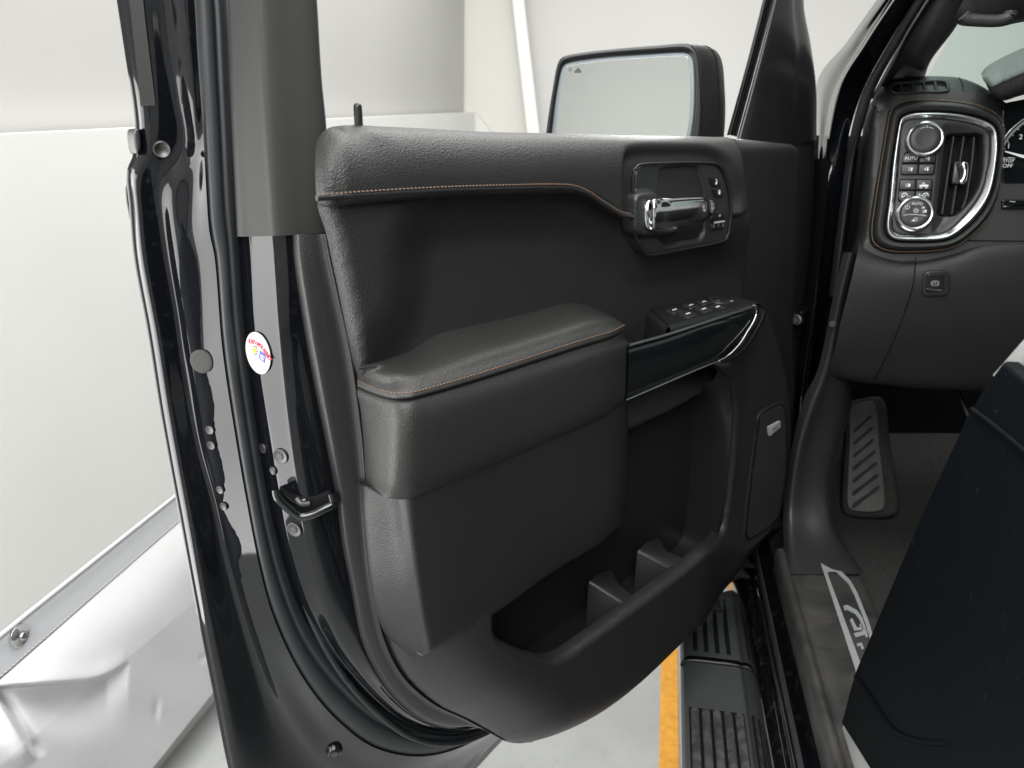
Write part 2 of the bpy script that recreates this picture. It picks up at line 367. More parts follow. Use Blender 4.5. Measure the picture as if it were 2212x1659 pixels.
def fan(name, pts3, m, parent, th=0.0, nrm=(0, 0, 1)):
    """thin printed shape: closed 3D outline with a little thickness"""
    P = [np.array(p, float) for p in pts3]; k = len(P); nn = np.array(nrm, float)*max(th, .00015)
    V = P+[p+nn for p in P]; F = [tuple(range(k, 2*k)), tuple(range(k-1, -1, -1))]+[(j, (j+1) % k, k+(j+1) % k, k+j) for j in range(k)]
    return mesh(name, V, F, m, parent, smooth=False)
def box(name, c, hx, hy, hz, ax, ay, az, m, parent, bev=.15):
    """bevelled block with half sizes along three axes"""
    ax, ay, az = [np.array(q, float)/np.linalg.norm(q) for q in (ax, ay, az)]
    bm = bmesh.new(); bmesh.ops.create_cube(bm, size=2)
    for v in bm.verts: v.co = Vector((v.co.x*hx, v.co.y*hy, v.co.z*hz))
    bmesh.ops.bevel(bm, geom=list(bm.edges), offset=min(hx, hy, hz)*bev*2, segments=2, affect='EDGES')
    for v in bm.verts: v.co = Vector(np.array(c, float)+ax*v.co.x+ay*v.co.y+az*v.co.z)
    me = bpy.data.meshes.new(name); bmesh.ops.recalc_face_normals(bm, faces=bm.faces); bm.to_mesh(me); bm.free()
    return sharp(link(name, me, m, parent), 40)
# ================================================================== SETTING
def quad_sheet(name, P, m, kind=None, label=None, cat=None, th=.0, nrm=None):
    if th:
        nn = np.array(nrm, float)*th; V = [np.array(p, float) for p in P]; V = V+[v-nn for v in V]; k = len(P)
        F = [tuple(range(k)), tuple(range(2*k-1, k-1, -1))]+[(j, (j+1) % k, k+(j+1) % k, k+j) for j in range(k)]
    else: V = P; F = [tuple(range(len(P)))]
    o = mesh(name, V, F, m, None, smooth=False)
    if kind: o['kind'] = kind
    if label: o['label'] = label; o['category'] = cat
    return o
quad_sheet('floor', [(-9, -7, 0), (9, -7, 0), (9, 9, 0), (-9, 9, 0)], 'floor_paint', kind='structure')
tp = box('floor_tape', (.079, 3.65, .0025), .0235, 2.35, .0015, (1, 0, 0), (0, 1, 0), (0, 0, 1), 'tape', None, .2)
tp['label'] = 'orange yellow tape stripe on the grey floor beside the running board'; tp['category'] = 'floor tape'
WX = -1.12
wl = lambda y: 1.4435+(y-1.18)*.053
quad_sheet('side_wall', [(WX, -5, 0), (WX, 4.54, 0), (WX, 4.54, wl(4.54)), (WX, -5, wl(-5))], 'wall_paint', label='bright cream painted lower wall left of the truck door', cat='wall', th=.06, nrm=(1, 0, 0))
quad_sheet('upper_wall', [(WX-.10, -5, .6), (WX-.10, 4.6, .6), (WX-.02, 4.6, 4.2), (WX-.02, -5, 4.2)], 'wall_upper', label='upper wall panel above the cream wall, dimmer light put into its grey', cat='wall', th=.04, nrm=(1, 0, 0))
EY = PY(4.62)
quad_sheet('end_panel', [EY.hit(985, 262), EY.hit(985, 330), EY.hit(1150, 330), EY.hit(1100, -200), EY.hit(985, -200)], 'wall_beige', label='narrow beige wall panel left of the white corner strip', cat='wall', th=.05, nrm=(0, -1, 0))
EL = PY(4.56)
quad_sheet('corner_ledge', [EL.hit(1000, 243), EL.hit(1024, 242), EL.hit(1056, 281), EL.hit(1090, 420), EL.hit(1000, 420)], 'wall_paint', label='cream ledge turning the corner behind the door top', cat='wall', th=.05, nrm=(0, -1, 0))
ES = PY(4.5)
quad_sheet('corner_strip', [ES.hit(1101-17, -200), ES.hit(1125-17, -200), ES.hit(1190-3, 480), ES.hit(1164-3, 480)], 'trim_white', label='white slanted corner strip on the far wall', cat='wall trim', th=.03, nrm=(0, -1, 0))
quad_sheet('far_wall', [(-1.2, 4.8, 0), (9, 4.8, 0), (9, 4.8, 4.2), (-1.2, 4.8, 4.2)], 'wall_far', label='pale grey far wall behind the mirror and windshield', cat='wall', th=.05, nrm=(0, -1, 0))

quad_sheet('rear_wall', [(-1.1, -3.7, 0), (7, -3.7, 0), (7, -3.7, 3.4), (-1.1, -3.7, 3.4)], 'wall_rear', label='plain pale booth wall seen in the side mirror glass', cat='wall', th=.05, nrm=(0, 1, 0))
# padded vinyl bumper along the wall
bump = thing('vinyl_bumper', 'white vinyl wrapped bumper with folds mounted low on the cream wall', 'wall bumper', loc=(-1.0, 1.1, 0))
def vin(rows, n=190, k=60):
    """rows: (px polyline, X). returns grid of points with the folds pushed in"""
    R = [(cr(np.array(p, float), n), X) for p, X in rows]; V = []; rr = 0
    for i in range(len(R)-1):
        (a, Xa), (b_, Xb) = R[i], R[i+1]
        last = i == len(R)-2
        for w in np.linspace(0, 1, k+1)[:(k+1 if last else k)]:
            q = a*(1-w)+b_*w; X = Xa*(1-w)+Xb*w
            if i == 0: X += .012*math.sin(math.pi*w)
            for p in q:
                f = 0
                # fold 1: a pinch running from the left edge to a blunt tip
                x, y = p; t = (x+60)/330
                if -1 < t < 1.02:
                    fy = 1484-22*max(t, 0)-30*max(0, t-.72)/.28*max(0, t-.72)/.28; s = y-fy; am = .030*min(1, max(0, (1.02-t)/.14))**.7
                    f += .25*am*math.exp(-(s/26)**2) if s < 0 else 0
                    f += (.25*am*max(0, 1-s/5) - am*(1-math.exp(-(s/5)**2))*math.exp(-(s/70)**2)) if s >= 0 else 0
                # fold 2: lower left tongue, running down to the right with a hard right edge
                vx, vy = .53, .848; s = (x-5)*vy-(y-1530)*vx; l = (x-5)*vx+(y-1530)*vy
                tp_ = min(1, max(0, (135-l)/30))*min(1, max(0, (l+60)/60))
                f += tp_*(.020*math.exp(-(s/34)**2) if s < 0 else .020*math.exp(-(s/7)**2)-.012*math.exp(-((s-16)/14)**2))
                # soft valley between, small dents
                s = (x-60)*-.55+(y-1530)*.83; f -= .012*math.exp(-((x-120)/90)**2-((y-1540)/45)**2)
                f -= .005*math.exp(-((x-337)/7)**2-((y-1535)/20)**2)*1.0 + .004*math.exp(-((x-437)/7)**2-((y-1422)/9)**2)
                f += .002*math.exp(-((x-350)/8)**2-((y-1530)/18)**2)
                f += .0009*math.sin(x*.031+y*.017)+.0008*math.sin(x*.013-y*.041+2)
                V.append(PX(X+f).hit(x, y)) 
            rr += 1
    F = [(i*n+j, i*n+j+1, (i+1)*n+j+1, (i+1)*n+j) for i in range(rr-1) for j in range(n-1)]
    return V, F
V, F = vin([([(-160, 1609), (0, 1469), (200, 1293), (393, 1124), (470, 1056)], -1.098), ([(-160, 1786), (0, 1652), (270, 1426), (417, 1303), (520, 1217)], -1.035), ([(100, 1948), (330, 1659), (465, 1490), (560, 1370)], -1.03)])
mesh('cover', V, F, 'vinyl', bump)
def wline(pts, X): return [PX(X).hit(*p) for p in pts]
loft('hem', [wline([(-160, 1501), (0, 1371), (385, 1064), (470, 996)], -1.113), wline([(-160, 1508), (0, 1377), (385, 1070), (470, 1002)], -1.105), wline([(-160, 1555), (0, 1420), (200, 1252), (385, 1095), (470, 1022)], -1.1025), wline([(-160, 1598), (0, 1460), (200, 1285), (393, 1117), (470, 1048)], -1.0995), wline([(-160, 1606), (0, 1467), (200, 1292), (393, 1123), (470, 1055)], -1.099)], 'vinyl_hem', bump, n=60, k=5)
tube('piping', wline([(-160, 1504), (0, 1373), (200, 1213), (385, 1066), (470, 998)], -1.105), .0045, 'vinyl', bump, n=60)
stitches('hem_stitching', wline([(-160, 1600), (0, 1462), (200, 1287), (393, 1119)], -1.0985), (1, 0, 0), bump, pitch=.009, w=.0012, m='vinyl')
ul = wline([(100, 1948), (330, 1659), (465, 1490), (560, 1370)], -1.03)
loft('underside', [ul, [p+np.array([-.085, 0, -.005]) for p in ul]], 'vinyl', bump, n=20, k=1)
wc = PX(-1.098).hit(44, 1373)
disc('washer', wc-np.array([.004, 0, 0]), (1, 0, 0), .021, .004, 'chrome', bump, dish=.003)
disc('screw_head', wc+np.array([.0035, 0, 0]), (1, 0, 0), .0085, .007, 'satin_chrome', bump, bev=.6)
for a in (35, 125):
    a = math.radians(a); box('screw_slot', wc+np.array([.0108, 0, 0]), .0008, .0045, .0008, (1, 0, 0), (0, math.cos(a), math.sin(a)), (0, -math.sin(a), math.cos(a)), 'print_dark', bump)

# ================================================================== TRUCK
truck = thing('pickup_truck', 'black pickup truck with its driver door swung open showing trim and dashboard', 'truck', loc=(.9, .6, 0))
door = sub('front_door', truck)
D = DOOR.hit
def DL(pts, o=None): return DOOR.line(pts, o)

# ---- door shell: jamb, flange and skin (painted)
J8 = [(240, -140), (262, 0), (280, 120), (297, 230), (301, 285), (297, 335), (284, 362), (282, 390), (287, 433), (297, 553), (327, 720), (353, 886), (383, 1053), (393, 1106), (427, 1289), (463, 1473), (500, 1659), (525, 1750), (600, 1830), (720, 1850), (860, 1800), (980, 1708), (1030, 1659), (1085, 1600), (1180, 1515)]
J7 = [(256, -140), (276, 0), (292, 120), (306, 232), (309, 285), (308, 337), (294, 372), (292, 395), (297, 440), (309, 553), (340, 720), (366, 886), (396, 1053), (406, 1106), (440, 1289), (476, 1473), (513, 1659), (545, 1745), (610, 1805), (720, 1825), (855, 1785), (970, 1700), (1020, 1652), (1075, 1595), (1180, 1505)]
J6 = [(300, -140), (312, 0), (325, 120), (337, 232), (338, 285), (333, 330), (328, 366), (334, 405), (345, 455), (360, 553), (384, 686), (400, 803), (427, 953), (463, 1086), (492, 1220), (525, 1340), (556, 1440), (590, 1540), (640, 1630), (720, 1705), (840, 1735), (960, 1690), (1020, 1640), (1085, 1586), (1180, 1495)]
J5 = [(345, -140), (358, 0), (370, 120), (386, 220), (400, 290), (396, 335), (382, 370), (374, 405), (374, 455), (384, 553), (404, 686), (424, 803), (446, 953), (480, 1086), (506, 1200), (540, 1330), (580, 1440), (625, 1530), (690, 1620), (770, 1678), (860, 1692), (950, 1668), (1020, 1624), (1085, 1574), (1180, 1485)]
J4 = [(405, -140), (420, 0), (427, 120), (437, 260), (446, 420), (452, 500), (463, 553), (480, 753), (510, 953), (533, 1086), (560, 1223), (587, 1323), (633, 1428), (683, 1506), (737, 1564), (804, 1613), (887, 1634), (954, 1628), (1020, 1603), (1085, 1560), (1180, 1470)]
J45 = [(382, -140), (396, 0), (408, 120), (420, 260), (424, 330), (416, 420), (415, 500), (424, 570), (444, 753), (470, 953), (500, 1086), (530, 1223), (560, 1335), (605, 1440), (655, 1520), (715, 1597), (785, 1648), (870, 1668), (950, 1650), (1020, 1614), (1085, 1566), (1180, 1478)]
def ud(L_, up, lo): return [(x, y, up+(lo-up)*float(sm((y-235)/190))) for x, y in L_]
edge_o = loft('door_edge', [DL(J4, -.102), DL(ud(J45, -.105, -.123)), DL(ud(J5, -.127, -.136)), DL(ud(J6, -.136, -.153)), DL(ud(J7, -.146, -.160)), DL(ud(J8, -.153, -.170))], 'paint', door, n=170, k=6)
# folded outer flange and the outer skin behind it
sk = DL(ud(J8, -.153, -.170))
loft('outer_flange', [sk, [p-DN*.004-DD*.003 for p in sk], [p-DN*.010 for p in sk]], 'paint', door, n=150, k=2)
hf('outer_skin', DOOR, [(284, 362, -.18), (297, 553, -.18), (353, 886, -.18), (393, 1106, -.18), (463, 1473, -.18), (505, 1659, -.18), (600, 1815, -.18), (720, 1835, -.18), (860, 1785, -.18), (1030, 1645, -.18), (1180, 1505, -.18), (1600, 1190, -.18), (1640, 1000, -.18), (1660, 700, -.18), (1640, 330, -.18), (1300, 318, -.18), (700, 330, -.18)], -.18, lambda P, s: -.18-.02*sm(s/.15), 'paint', door, res=.012, edge=0, skirt=-.004)
# inner jamb around the latch
J3 = [(510, 470), (517, 553), (533, 753), (560, 953), (583, 1086), (617, 1223), (653, 1323), (700, 1400), (737, 1447), (790, 1505), (850, 1552), (924, 1583), (990, 1588), (1054, 1572), (1130, 1530)]
J2 = [(534, 470), (541, 553), (548, 686), (564, 820), (587, 953), (604, 1053), (617, 1139), (640, 1230), (672, 1320), (715, 1398), (765, 1462), (815, 1515), (865, 1553), (930, 1578), (990, 1582), (1054, 1566), (1130, 1522)]
J1 = [(585, 470), (592, 553), (601, 686), (613, 820), (627, 953), (642, 1053), (656, 1139), (676, 1230), (702, 1320), (738, 1398), (782, 1458), (828, 1508), (873, 1545), (930, 1570), (990, 1575), (1054, 1560), (1130, 1515)]
J0 = [(620, 470), (632, 553), (653, 703), (677, 836), (707, 986), (723, 1070), (737, 1173), (757, 1273), (777, 1373), (804, 1439), (847, 1503), (911, 1555), (971, 1572), (1037, 1568), (1130, 1505)]
def jo(L_, a, b_, dx=0): return [(x+dx, y, a+(b_-a)*float(sm((y-640)/330))) for x, y in L_]
jamb_o = loft('latch_jamb', [DL(J3, -.098), DL(jo(J2, -.080, -.0725)), DL(jo(J2, -.078, -.0705, 3)), DL(jo(J1, -.046, -.0515, -3)), DL(jo(J1, -.044, -.0495)), DL(jo(J1, -.041, -.045, 10)), DL(J0, -.034), DL([(x+16, y-6) for x, y in J0], -.050)], 'paint', door, n=120, k=4)
# weatherstrip: bulb on two lips
J3t = [(472, -140), (491, 0), (500, 200), (513, 480)]+J3[1:]
mid = lambda a, b_, t: [(p[0]*(1-t)+q[0]*t, p[1]*(1-t)+q[1]*t) for p, q in zip(cr(np.array(a, float), 60), cr(np.array(b_, float), 60))]
loft('weatherstrip', [DL(J3t, -.108), DL(mid(J3t, J4, .04), -.099), DL(mid(J3t, J4, .26), -.0955), DL(mid(J3t, J4, .40), -.0975), DL(mid(J3t, J4, .52), -.0945), DL(mid(J3t, J4, .80), -.097), DL(mid(J3t, J4, .97), -.106), DL(J4, -.114)], 'rubber', door, n=170, k=4)
# second lip along the lower corner
lip = [(640, 1240), (672, 1335), (715, 1420), (762, 1486), (820, 1545), (880, 1588), (940, 1606), (1000, 1602), (1060, 1578), (1130, 1530)]
tube('lower_lip', DL(lip, -.088), .0045, 'rubber', door, n=70)
# matte applique on the window post, dark run channel
loft('pillar_trim', [DL([(475, -140), (491, 0), (500, 250), (512, 511)], -.095), DL([(477, -140), (493, 0), (502, 250), (515, 511)], -.080), DL([(500, -140), (514, 0), (524, 250), (540, 511)], -.066), DL([(531, -140), (545, 0), (562, 250), (580, 510)], -.044), DL([(541, -140), (556, 0), (574, 250), (593, 510)], -.037), DL([(552, -140), (567, 0), (586, 250), (605, 509)], -.034), DL([(610, -140), (620, 0), (636, 250), (652, 507)], -.029), DL([(670, -140), (680, 0), (690, 167), (701, 285), (708, 502)], -.025), DL([(674, -140), (684, 0), (694, 167), (705, 285), (712, 502)], -.03), DL([(674, -140), (684, 0), (694, 167), (705, 285), (712, 502)], -.06)], 'pillar_plastic', door, n=60, k=6)
# screw recess and clip on the frame
c, cn, _ = cast((edge_o,), 350, 322); disc('screw', c-cn*.001, cn, .0085, .004, 'steel', door, dish=.003)
slab('clip', DOOR, [(291, 280), (300, 278), (304, 325), (297, 333), (291, 312)], -.166, -.146, 'steel', door, bev=.002, n=24)
loft('frame_tape', [DL([(262, -140), (279, 0), (304, 230)], -.143), DL([(296, -140), (309, 0), (336, 228)], -.134)], 'dark_plastic', door, n=20, k=2)
# jamb fasteners
JN = -DD*.86+DN*.5
for i, (x, y, o, r) in enumerate([(455, 928, -.128, .0052), (458, 961, -.127, .0052), (477, 1057, -.124, .0052), (485, 1093, -.123, .0052), (570, 968, -.092, .0060), (592, 1016, -.083, .0052)]):
    c, cn, _ = cast((edge_o, jamb_o), x, y); disc('screw', c+cn*.0006, cn, r, .0018, 'steel', door, seg=18, dish=.0010)
for x, y, o in [(607, 985, -.069), (637, 1143, -.066)]:
    c, cn, _ = cast((edge_o, jamb_o), x, y); disc('latch_bolt', c-cn*.001, cn, .0095, .0032, 'steel', door, seg=22, dish=.001); disc('bolt_socket', c+cn*.0014, cn, .0042, .0008, 'print_dark', door, seg=6)
c, cn, _ = cast((edge_o, jamb_o), 437, 780); disc('jamb_plug', c+cn*.0004, cn, .0135, .0026, 'plug_grey', door)
c, cn, _ = cast((edge_o,), 722, 1620); disc('door_bolt', c-cn*.001, cn, .012, .009, 'gloss_black', door, bev=.7)
# thin matte black strip run down the jamb, ragged along one side
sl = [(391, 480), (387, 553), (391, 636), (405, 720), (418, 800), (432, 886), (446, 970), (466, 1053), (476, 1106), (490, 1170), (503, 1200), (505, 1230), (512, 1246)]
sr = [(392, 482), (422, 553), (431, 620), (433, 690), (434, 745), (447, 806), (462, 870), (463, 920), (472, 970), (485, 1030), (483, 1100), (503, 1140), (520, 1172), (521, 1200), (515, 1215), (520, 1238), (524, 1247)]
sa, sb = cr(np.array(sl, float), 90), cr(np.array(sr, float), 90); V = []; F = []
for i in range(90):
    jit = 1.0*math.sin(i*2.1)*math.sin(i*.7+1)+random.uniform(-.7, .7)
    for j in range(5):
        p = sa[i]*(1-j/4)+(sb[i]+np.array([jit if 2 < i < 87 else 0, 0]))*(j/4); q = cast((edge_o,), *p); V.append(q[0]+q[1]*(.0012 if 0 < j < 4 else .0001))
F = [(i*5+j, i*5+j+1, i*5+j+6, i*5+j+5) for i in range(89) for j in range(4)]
mesh('jamb_dark_strip', V, F, 'matte_black', door)
# striker slot: cast lip and the dark mouth behind it
mouth = [(601, 1061), (640, 1072), (676, 1074), (712, 1064), (716, 1088), (690, 1100), (655, 1112), (628, 1096)]
lc = cast((jamb_o,), 640, 1085); l2 = cast((jamb_o,), 700, 1080); l3 = cast((jamb_o,), 650, 1120)[0]; LN = np.cross(l2[0]-lc[0], l3-lc[0]); LN = LN if LN@ray(650, 1085) < 0 else -LN
LP = Plane(lc[0]+.003*LN/np.linalg.norm(LN), LN, (1, 0, 0))
slab('latch_mouth', LP, mouth, -.012, .0025, 'void', door, bev=.001, n=40)
tube('latch_lip', LP.line([(597, 1058, .004), (600, 1072, .006), (622, 1096, .008), (650, 1115, .009), (672, 1112, .009), (700, 1099, .008), (720, 1087, .006), (717, 1066, .004)]), .0056, 'gloss_black', door, n=60)
tube('latch_claw', LP.line([(640, 1076, .003), (652, 1088, .005), (668, 1088, .003)]), .004, 'steel', door, n=16)
tube('latch_claw', LP.line([(618, 1068, .004), (640, 1084, .004), (660, 1080, .002)]), .003, 'gloss_black', door, n=16)

# assembly sticker
st = sub('assembly_sticker', truck)
SC, JS, _ = cast((jamb_o,), 572, 762); JN = JS; SP = Plane(SC, JN, DN)     # e1 points into the cab
if SP.e2[2] < 0: SP.e2 = -SP.e2
def ellipse_uv(pl, cxy, rx, ry, ang, n=40):
    c = pl.uv(pl.hit(*cxy)); out = []
    for j in range(n):
        a = 2*math.pi*j/n; x = rx*math.cos(a); y = ry*math.sin(a); t = math.radians(ang)
        out.append(pl.uv(pl.hit(cxy[0]+x*math.cos(t)-y*math.sin(t), cxy[1]+x*math.sin(t)+y*math.cos(t))))
    return np.array(out)
slab_uv('label_disc', SP, ellipse_uv(SP, (560, 762), 25.0, 46.5, -14), .0012, .0022, 'sticker_white', st, bev=.0003)
SH = .0023
def sp(x, y): return SP.hit(x, y, SH)
def spx(x, y):  # from the close crop of the label to working pixels
    return 900*.54861+x*.13226, 1250*.54861+y*.13226
xd = sp(*spx(606, 690))-sp(*spx(500, 600)); 
arc = [(340, 392), (368, 398), (390, 403), (430, 415), (458, 428), (483, 440), (505, 455), (522, 470), (545, 492), (565, 515), (583, 540), (602, 568), (622, 598), (640, 626), (660, 660), (673, 680)]
arc = cr(np.array(arc, float), 18); msg = 'FORT WAYNE ASSEMBLY'
arc = cr(arc, len(msg))
for i, ch in enumerate(msg):
    if ch == ' ': continue
    a, b_ = arc[max(0, i-1)], arc[min(len(arc)-1, i+1)]
    text('print_letter', ch, sp(*spx(*arc[i])), sp(*spx(*b_))-sp(*spx(*a)), JN, .0068, 'print_red', st, ext=.00005, bold=.025)
def spoly(name, pts, m): return fan(name, [sp(*spx(x, y)) for x, y in pts], m, st, .0001, JN)
spoly('blue_emblem', [(512, 535), (612, 605), (593, 752), (493, 667)], 'print_blue')
text('emblem_letters', 'GM', sp(*spx(551, 635))+JN*.0002, sp(*spx(610, 672))-sp(*spx(512, 604)), JN, .0040, 'print_white', st, ext=.00005)
fan('emblem_bar', [sp(*spx(x, y))+JN*.0002 for x, y in [(522, 645), (576, 688), (573, 702), (520, 659)]], 'print_white', st, .0001, JN)
gear = []
for j in range(48):
    a = 2*math.pi*j/48; r = 1.0 if (j//2) % 2 else .84; ex, ey = 44*r*math.cos(a), 82*r*math.sin(a); t = math.radians(-12)
    gear.append((432+ex*math.cos(t)-ey*math.sin(t), 537+ex*math.sin(t)+ey*math.cos(t)))
spoly('gear_emblem', gear, 'print_blue')
def ell(cx_, cy_, rx, ry, ang, n=24):
    t = math.radians(ang); return [(cx_+rx*math.cos(a)*math.cos(t)-ry*math.sin(a)*math.sin(t), cy_+rx*math.cos(a)*math.sin(t)+ry*math.sin(a)*math.cos(t)) for a in [2*math.pi*j/n for j in range(n)]]
fan('emblem_centre', [sp(*spx(x, y))+JN*.0002 for x, y in ell(432, 537, 29, 55, -12)], 'print_yellow', st, .0001, JN)
text('centre_letters', 'UAW', sp(*spx(432, 539))+JN*.0004, sp(*spx(480, 572))-sp(*spx(400, 517)), JN, .0026, 'print_dark', st, ext=.00003)
tube('state_outline', [sp(*spx(x, y)) for x, y in [(466, 492), (463, 465), (500, 482), (540, 508), (573, 545), (577, 570)]], .00022, 'print_dark', st, seg=4)
tube('state_outline', [sp(*spx(x, y)) for x, y in [(437, 622), (443, 655), (420, 690), (417, 712), (445, 725), (455, 745), (475, 742), (492, 770), (515, 750), (540, 757), (548, 738)]], .00022, 'print_dark', st, seg=4)
# ---- door trim
def duv(x, y, o): return DOOR.uv(DOOR.hit(x, y, o))
def dpoly(pts, o): return cr(np.array([duv(*p[:2], p[2] if len(p) > 2 else o) for p in pts]), 120, True)
def dline(pts, o): return cr(np.array([duv(*p[:2], p[2] if len(p) > 2 else o) for p in pts]), 60)
# upper leather roll
topl = dline([(640, 276), (707, 277), (737, 271), (904, 278), (1037, 285), (1171, 288), (1371, 293), (1525, 296), (1580, 300)], -.024)
bezp = dpoly([(1362, 374), (1370, 352), (1386, 345), (1480, 341), (1549, 345), (1568, 360), (1580, 400), (1588, 433), (1586, 478), (1582, 510), (1565, 530), (1510, 545), (1406, 560), (1388, 556), (1374, 530), (1362, 486)], .045)
leftl = dline([(690, 287), (684, 312), (681, 350), (683, 420), (690, 434)], .014)
def h_upper(P, s):
    dt = seg_dist(P, topl, False); t = np.clip(dt/.055, 0, 1); h = .048*np.sqrt(np.maximum(0, 1-(1-t)**2))
    sb = sdf(P, bezp); h = h-.016*sm((sb+.022)/.022)
    dl = seg_dist(P, leftl, False); h = h-.005*(1-sm(dl/.018))
    # boss round the lock pin
    c = duv(775, 275, .0); q = P-c; h = h+.004*np.exp(-(q[:, 0]/.016)**2-(q[:, 1]/.012)**2)
    return h
hf('upper_trim', DOOR, [(709, 277, .0), (737, 271, .0), (820, 274, .0), (904, 278, .0), (1037, 285, .0), (1171, 288, .0), (1371, 293, .0), (1525, 296, .0), (1566, 300, .0), (1580, 330, .02), (1588, 380, .03), (1595, 443, .03), (1590, 462, .04), (1450, 470, .045), (1366, 483, .045), (1340, 481, .045), (1310, 463, .045), (1260, 429, .045), (1236, 421, .045), (1190, 419, .045), (1100, 420, .045), (980, 424, .045), (850, 432, .045), (737, 441, .045), (694, 445, .045), (684, 425, .045), (681, 380, .045), (681, 345, .045), (683, 315, .045), (688, 297, .02), (697, 285, .0)], .02, h_upper, 'leather', door, res=.003, edge=.009, skirt=.012, n=240, wrap=True)
stl = [(684, 421), (737, 417), (850, 409.5), (980, 403), (1100, 399.5), (1200, 398), (1237, 400), (1270, 412), (1310, 438), (1342, 457), (1366, 462)]
stitches('seam_stitching', DL(stl, .0495), DN, door, w=.00075)
tube('seam_bead', DL([(x, y+7) for x, y in stl], .0455), .0030, 'leather', door, n=80)
stitches('seam_stitching', DL([(1579, 441), (1594, 440)], .0365), DN, door, w=.0008)
# insert: raised border falling into a recess
rec = dpoly([(900, 540), (920, 500), (1000, 478), (1120, 470), (1230, 470), (1290, 492), (1340, 530), (1400, 580), (1600, 560), (1640, 640), (1600, 760), (1350, 860), (1000, 960), (860, 960), (815, 860), (830, 780), (878, 700), (896, 620)], .01)
def h_insert(P, s): return .032-.032*sm((sdf(P, rec)+.065)/.10)-.006*sm((.45-(P[:, 1]+1.0-.75))/.4)
hf('insert_panel', DOOR, [(689, 424, .034), (850, 416, .034), (1100, 402, .034), (1237, 402, .034), (1312, 446, .03), (1366, 460, .03), (1480, 440, .02), (1588, 440, .01), (1592, 560, .0), (1584, 650, .0), (1610, 720, .0), (1560, 800, .0), (1350, 920, .0), (1000, 1010, .03), (850, 1020, .03), (815, 965, .03), (790, 900, .03), (772, 830, .03), (758, 760, .03), (729, 620, .034), (706, 510, .034)], .03, h_insert, 'leather', door, res=.004, edge=.012, skirt=.012, n=200, wrap=True)
# hard edge strip between paint and trim
lipA = [(630, 507)]+J0[1:-1]+[(1060, 1585)]
lipB = [(703, 505), (712, 553), (729, 630), (757, 760), (777, 900), (787, 1000), (792, 1139), (805, 1273), (832, 1389), (872, 1464), (937, 1521), (1004, 1553), (1050, 1578), (1090, 1600)]
ab = lambda t: [(p[0]*(1-t)+q[0]*t, p[1]*(1-t)+q[1]*t) for p, q in zip(cr(np.array(lipA, float), 70), cr(np.array(lipB, float), 70))]
loft('edge_strip', [DL(lipA, -.046), DL(ab(.02), -.034), DL(ab(.16), -.020), DL(ab(.22), -.017), DL(ab(.55), -.012), DL(ab(.85), -.008), DL(ab(1.0), .0), DL(ab(1.05), -.01)], 'hard_plastic', door, n=110, k=4)
# lower panel: C-shaped rim round the pocket
outl = dline([(787, 1000), (792, 1139), (805, 1273), (832, 1389), (872, 1464), (937, 1521), (1004, 1553), (1054, 1580), (1090, 1600), (1130, 1605), (1160, 1598), (1221, 1573), (1287, 1536), (1371, 1473), (1475, 1376), (1541, 1313), (1591, 1249), (1605, 1225), (1650, 1175), (1690, 1090)], .0)
crease = dline([(924, 1412, .05), (1000, 1480, .05), (1060, 1535, .05), (1100, 1590, .02)], .05)
pock = [(1555, 786), (1572, 820), (1580, 870), (1580, 920), (1576, 986), (1564, 1100), (1552, 1152), (1520, 1183), (1475, 1222), (1354, 1312), (1260, 1380), (1221, 1407), (1198, 1418), (1178, 1421), (1137, 1411), (1097, 1393), (1070, 1375), (1060, 1352), (1060, 1330)]
def h_lower(P, s):
    d_ = seg_dist(P, outl, False); t = np.clip(d_/.115, 0, 1); h = .072*(1-(1-t)**2.2)
    hp = np.clip((s-.0)/.02, 0, 1)
    # front column lies lower than the rim
    u0 = duv(1500, 1100, .05)[0]; h = h-.030*sm((P[:, 0]-u0)/.16)
    return h
lower_px = [(806, 1075, .0), (797, 1150, .0), (805, 1273, .0), (832, 1389, .0), (872, 1464, .0), (937, 1521, .0), (1004, 1553, .0), (1054, 1581, .0), (1090, 1601, .0), (1125, 1606, .0), (1160, 1599, .0), (1221, 1574, .0), (1287, 1537, .0), (1371, 1474, .0), (1475, 1377, .0), (1541, 1314, .0), (1591, 1250, .0), (1606, 1224, .0), (1650, 1178, .0), (1680, 1120, .0), (1700, 1000, -.0), (1702, 900, .0), (1690, 800, .0), (1668, 720, .01), (1650, 672, .02), (1640, 664, .04), (1620, 690, .05), (1590, 745, .05)]
lower_px += [(x, y, .055 if x > 1500 else .066) for x, y in pock]+[(1040, 1240, .03), (1000, 1120, .03), (950, 1070, .03)]
low_o = hf('lower_panel', DOOR, lower_px, .05, h_lower, 'hard_plastic', door, res=.0035, edge=.010, skirt=.014, n=330)
# bin behind the rim: back wall, floor and turned-in rim
bk = [(1040, 1120), (1340, 860), (1600, 740), (1600, 1200), (1330, 1430), (1180, 1520), (1030, 1420)]
slab('pocket_back', DOOR, bk, -.05, -.028, 'dark_plastic', door, bev=.004, n=60, oo=-.028)
rimp = [DOOR.hit(x, y, .050 if x > 1500 else .060) for x, y in pock]
loft('pocket_wall', [rimp, [p-DN*.010-np.array([0, 0, .030]) for p in rimp], [p-DN*.035-np.array([0, 0, .045]) for p in rimp], [p-DN*.10-np.array([0, 0, .045]) for p in rimp]], 'dark_plastic', door, n=80, k=4)
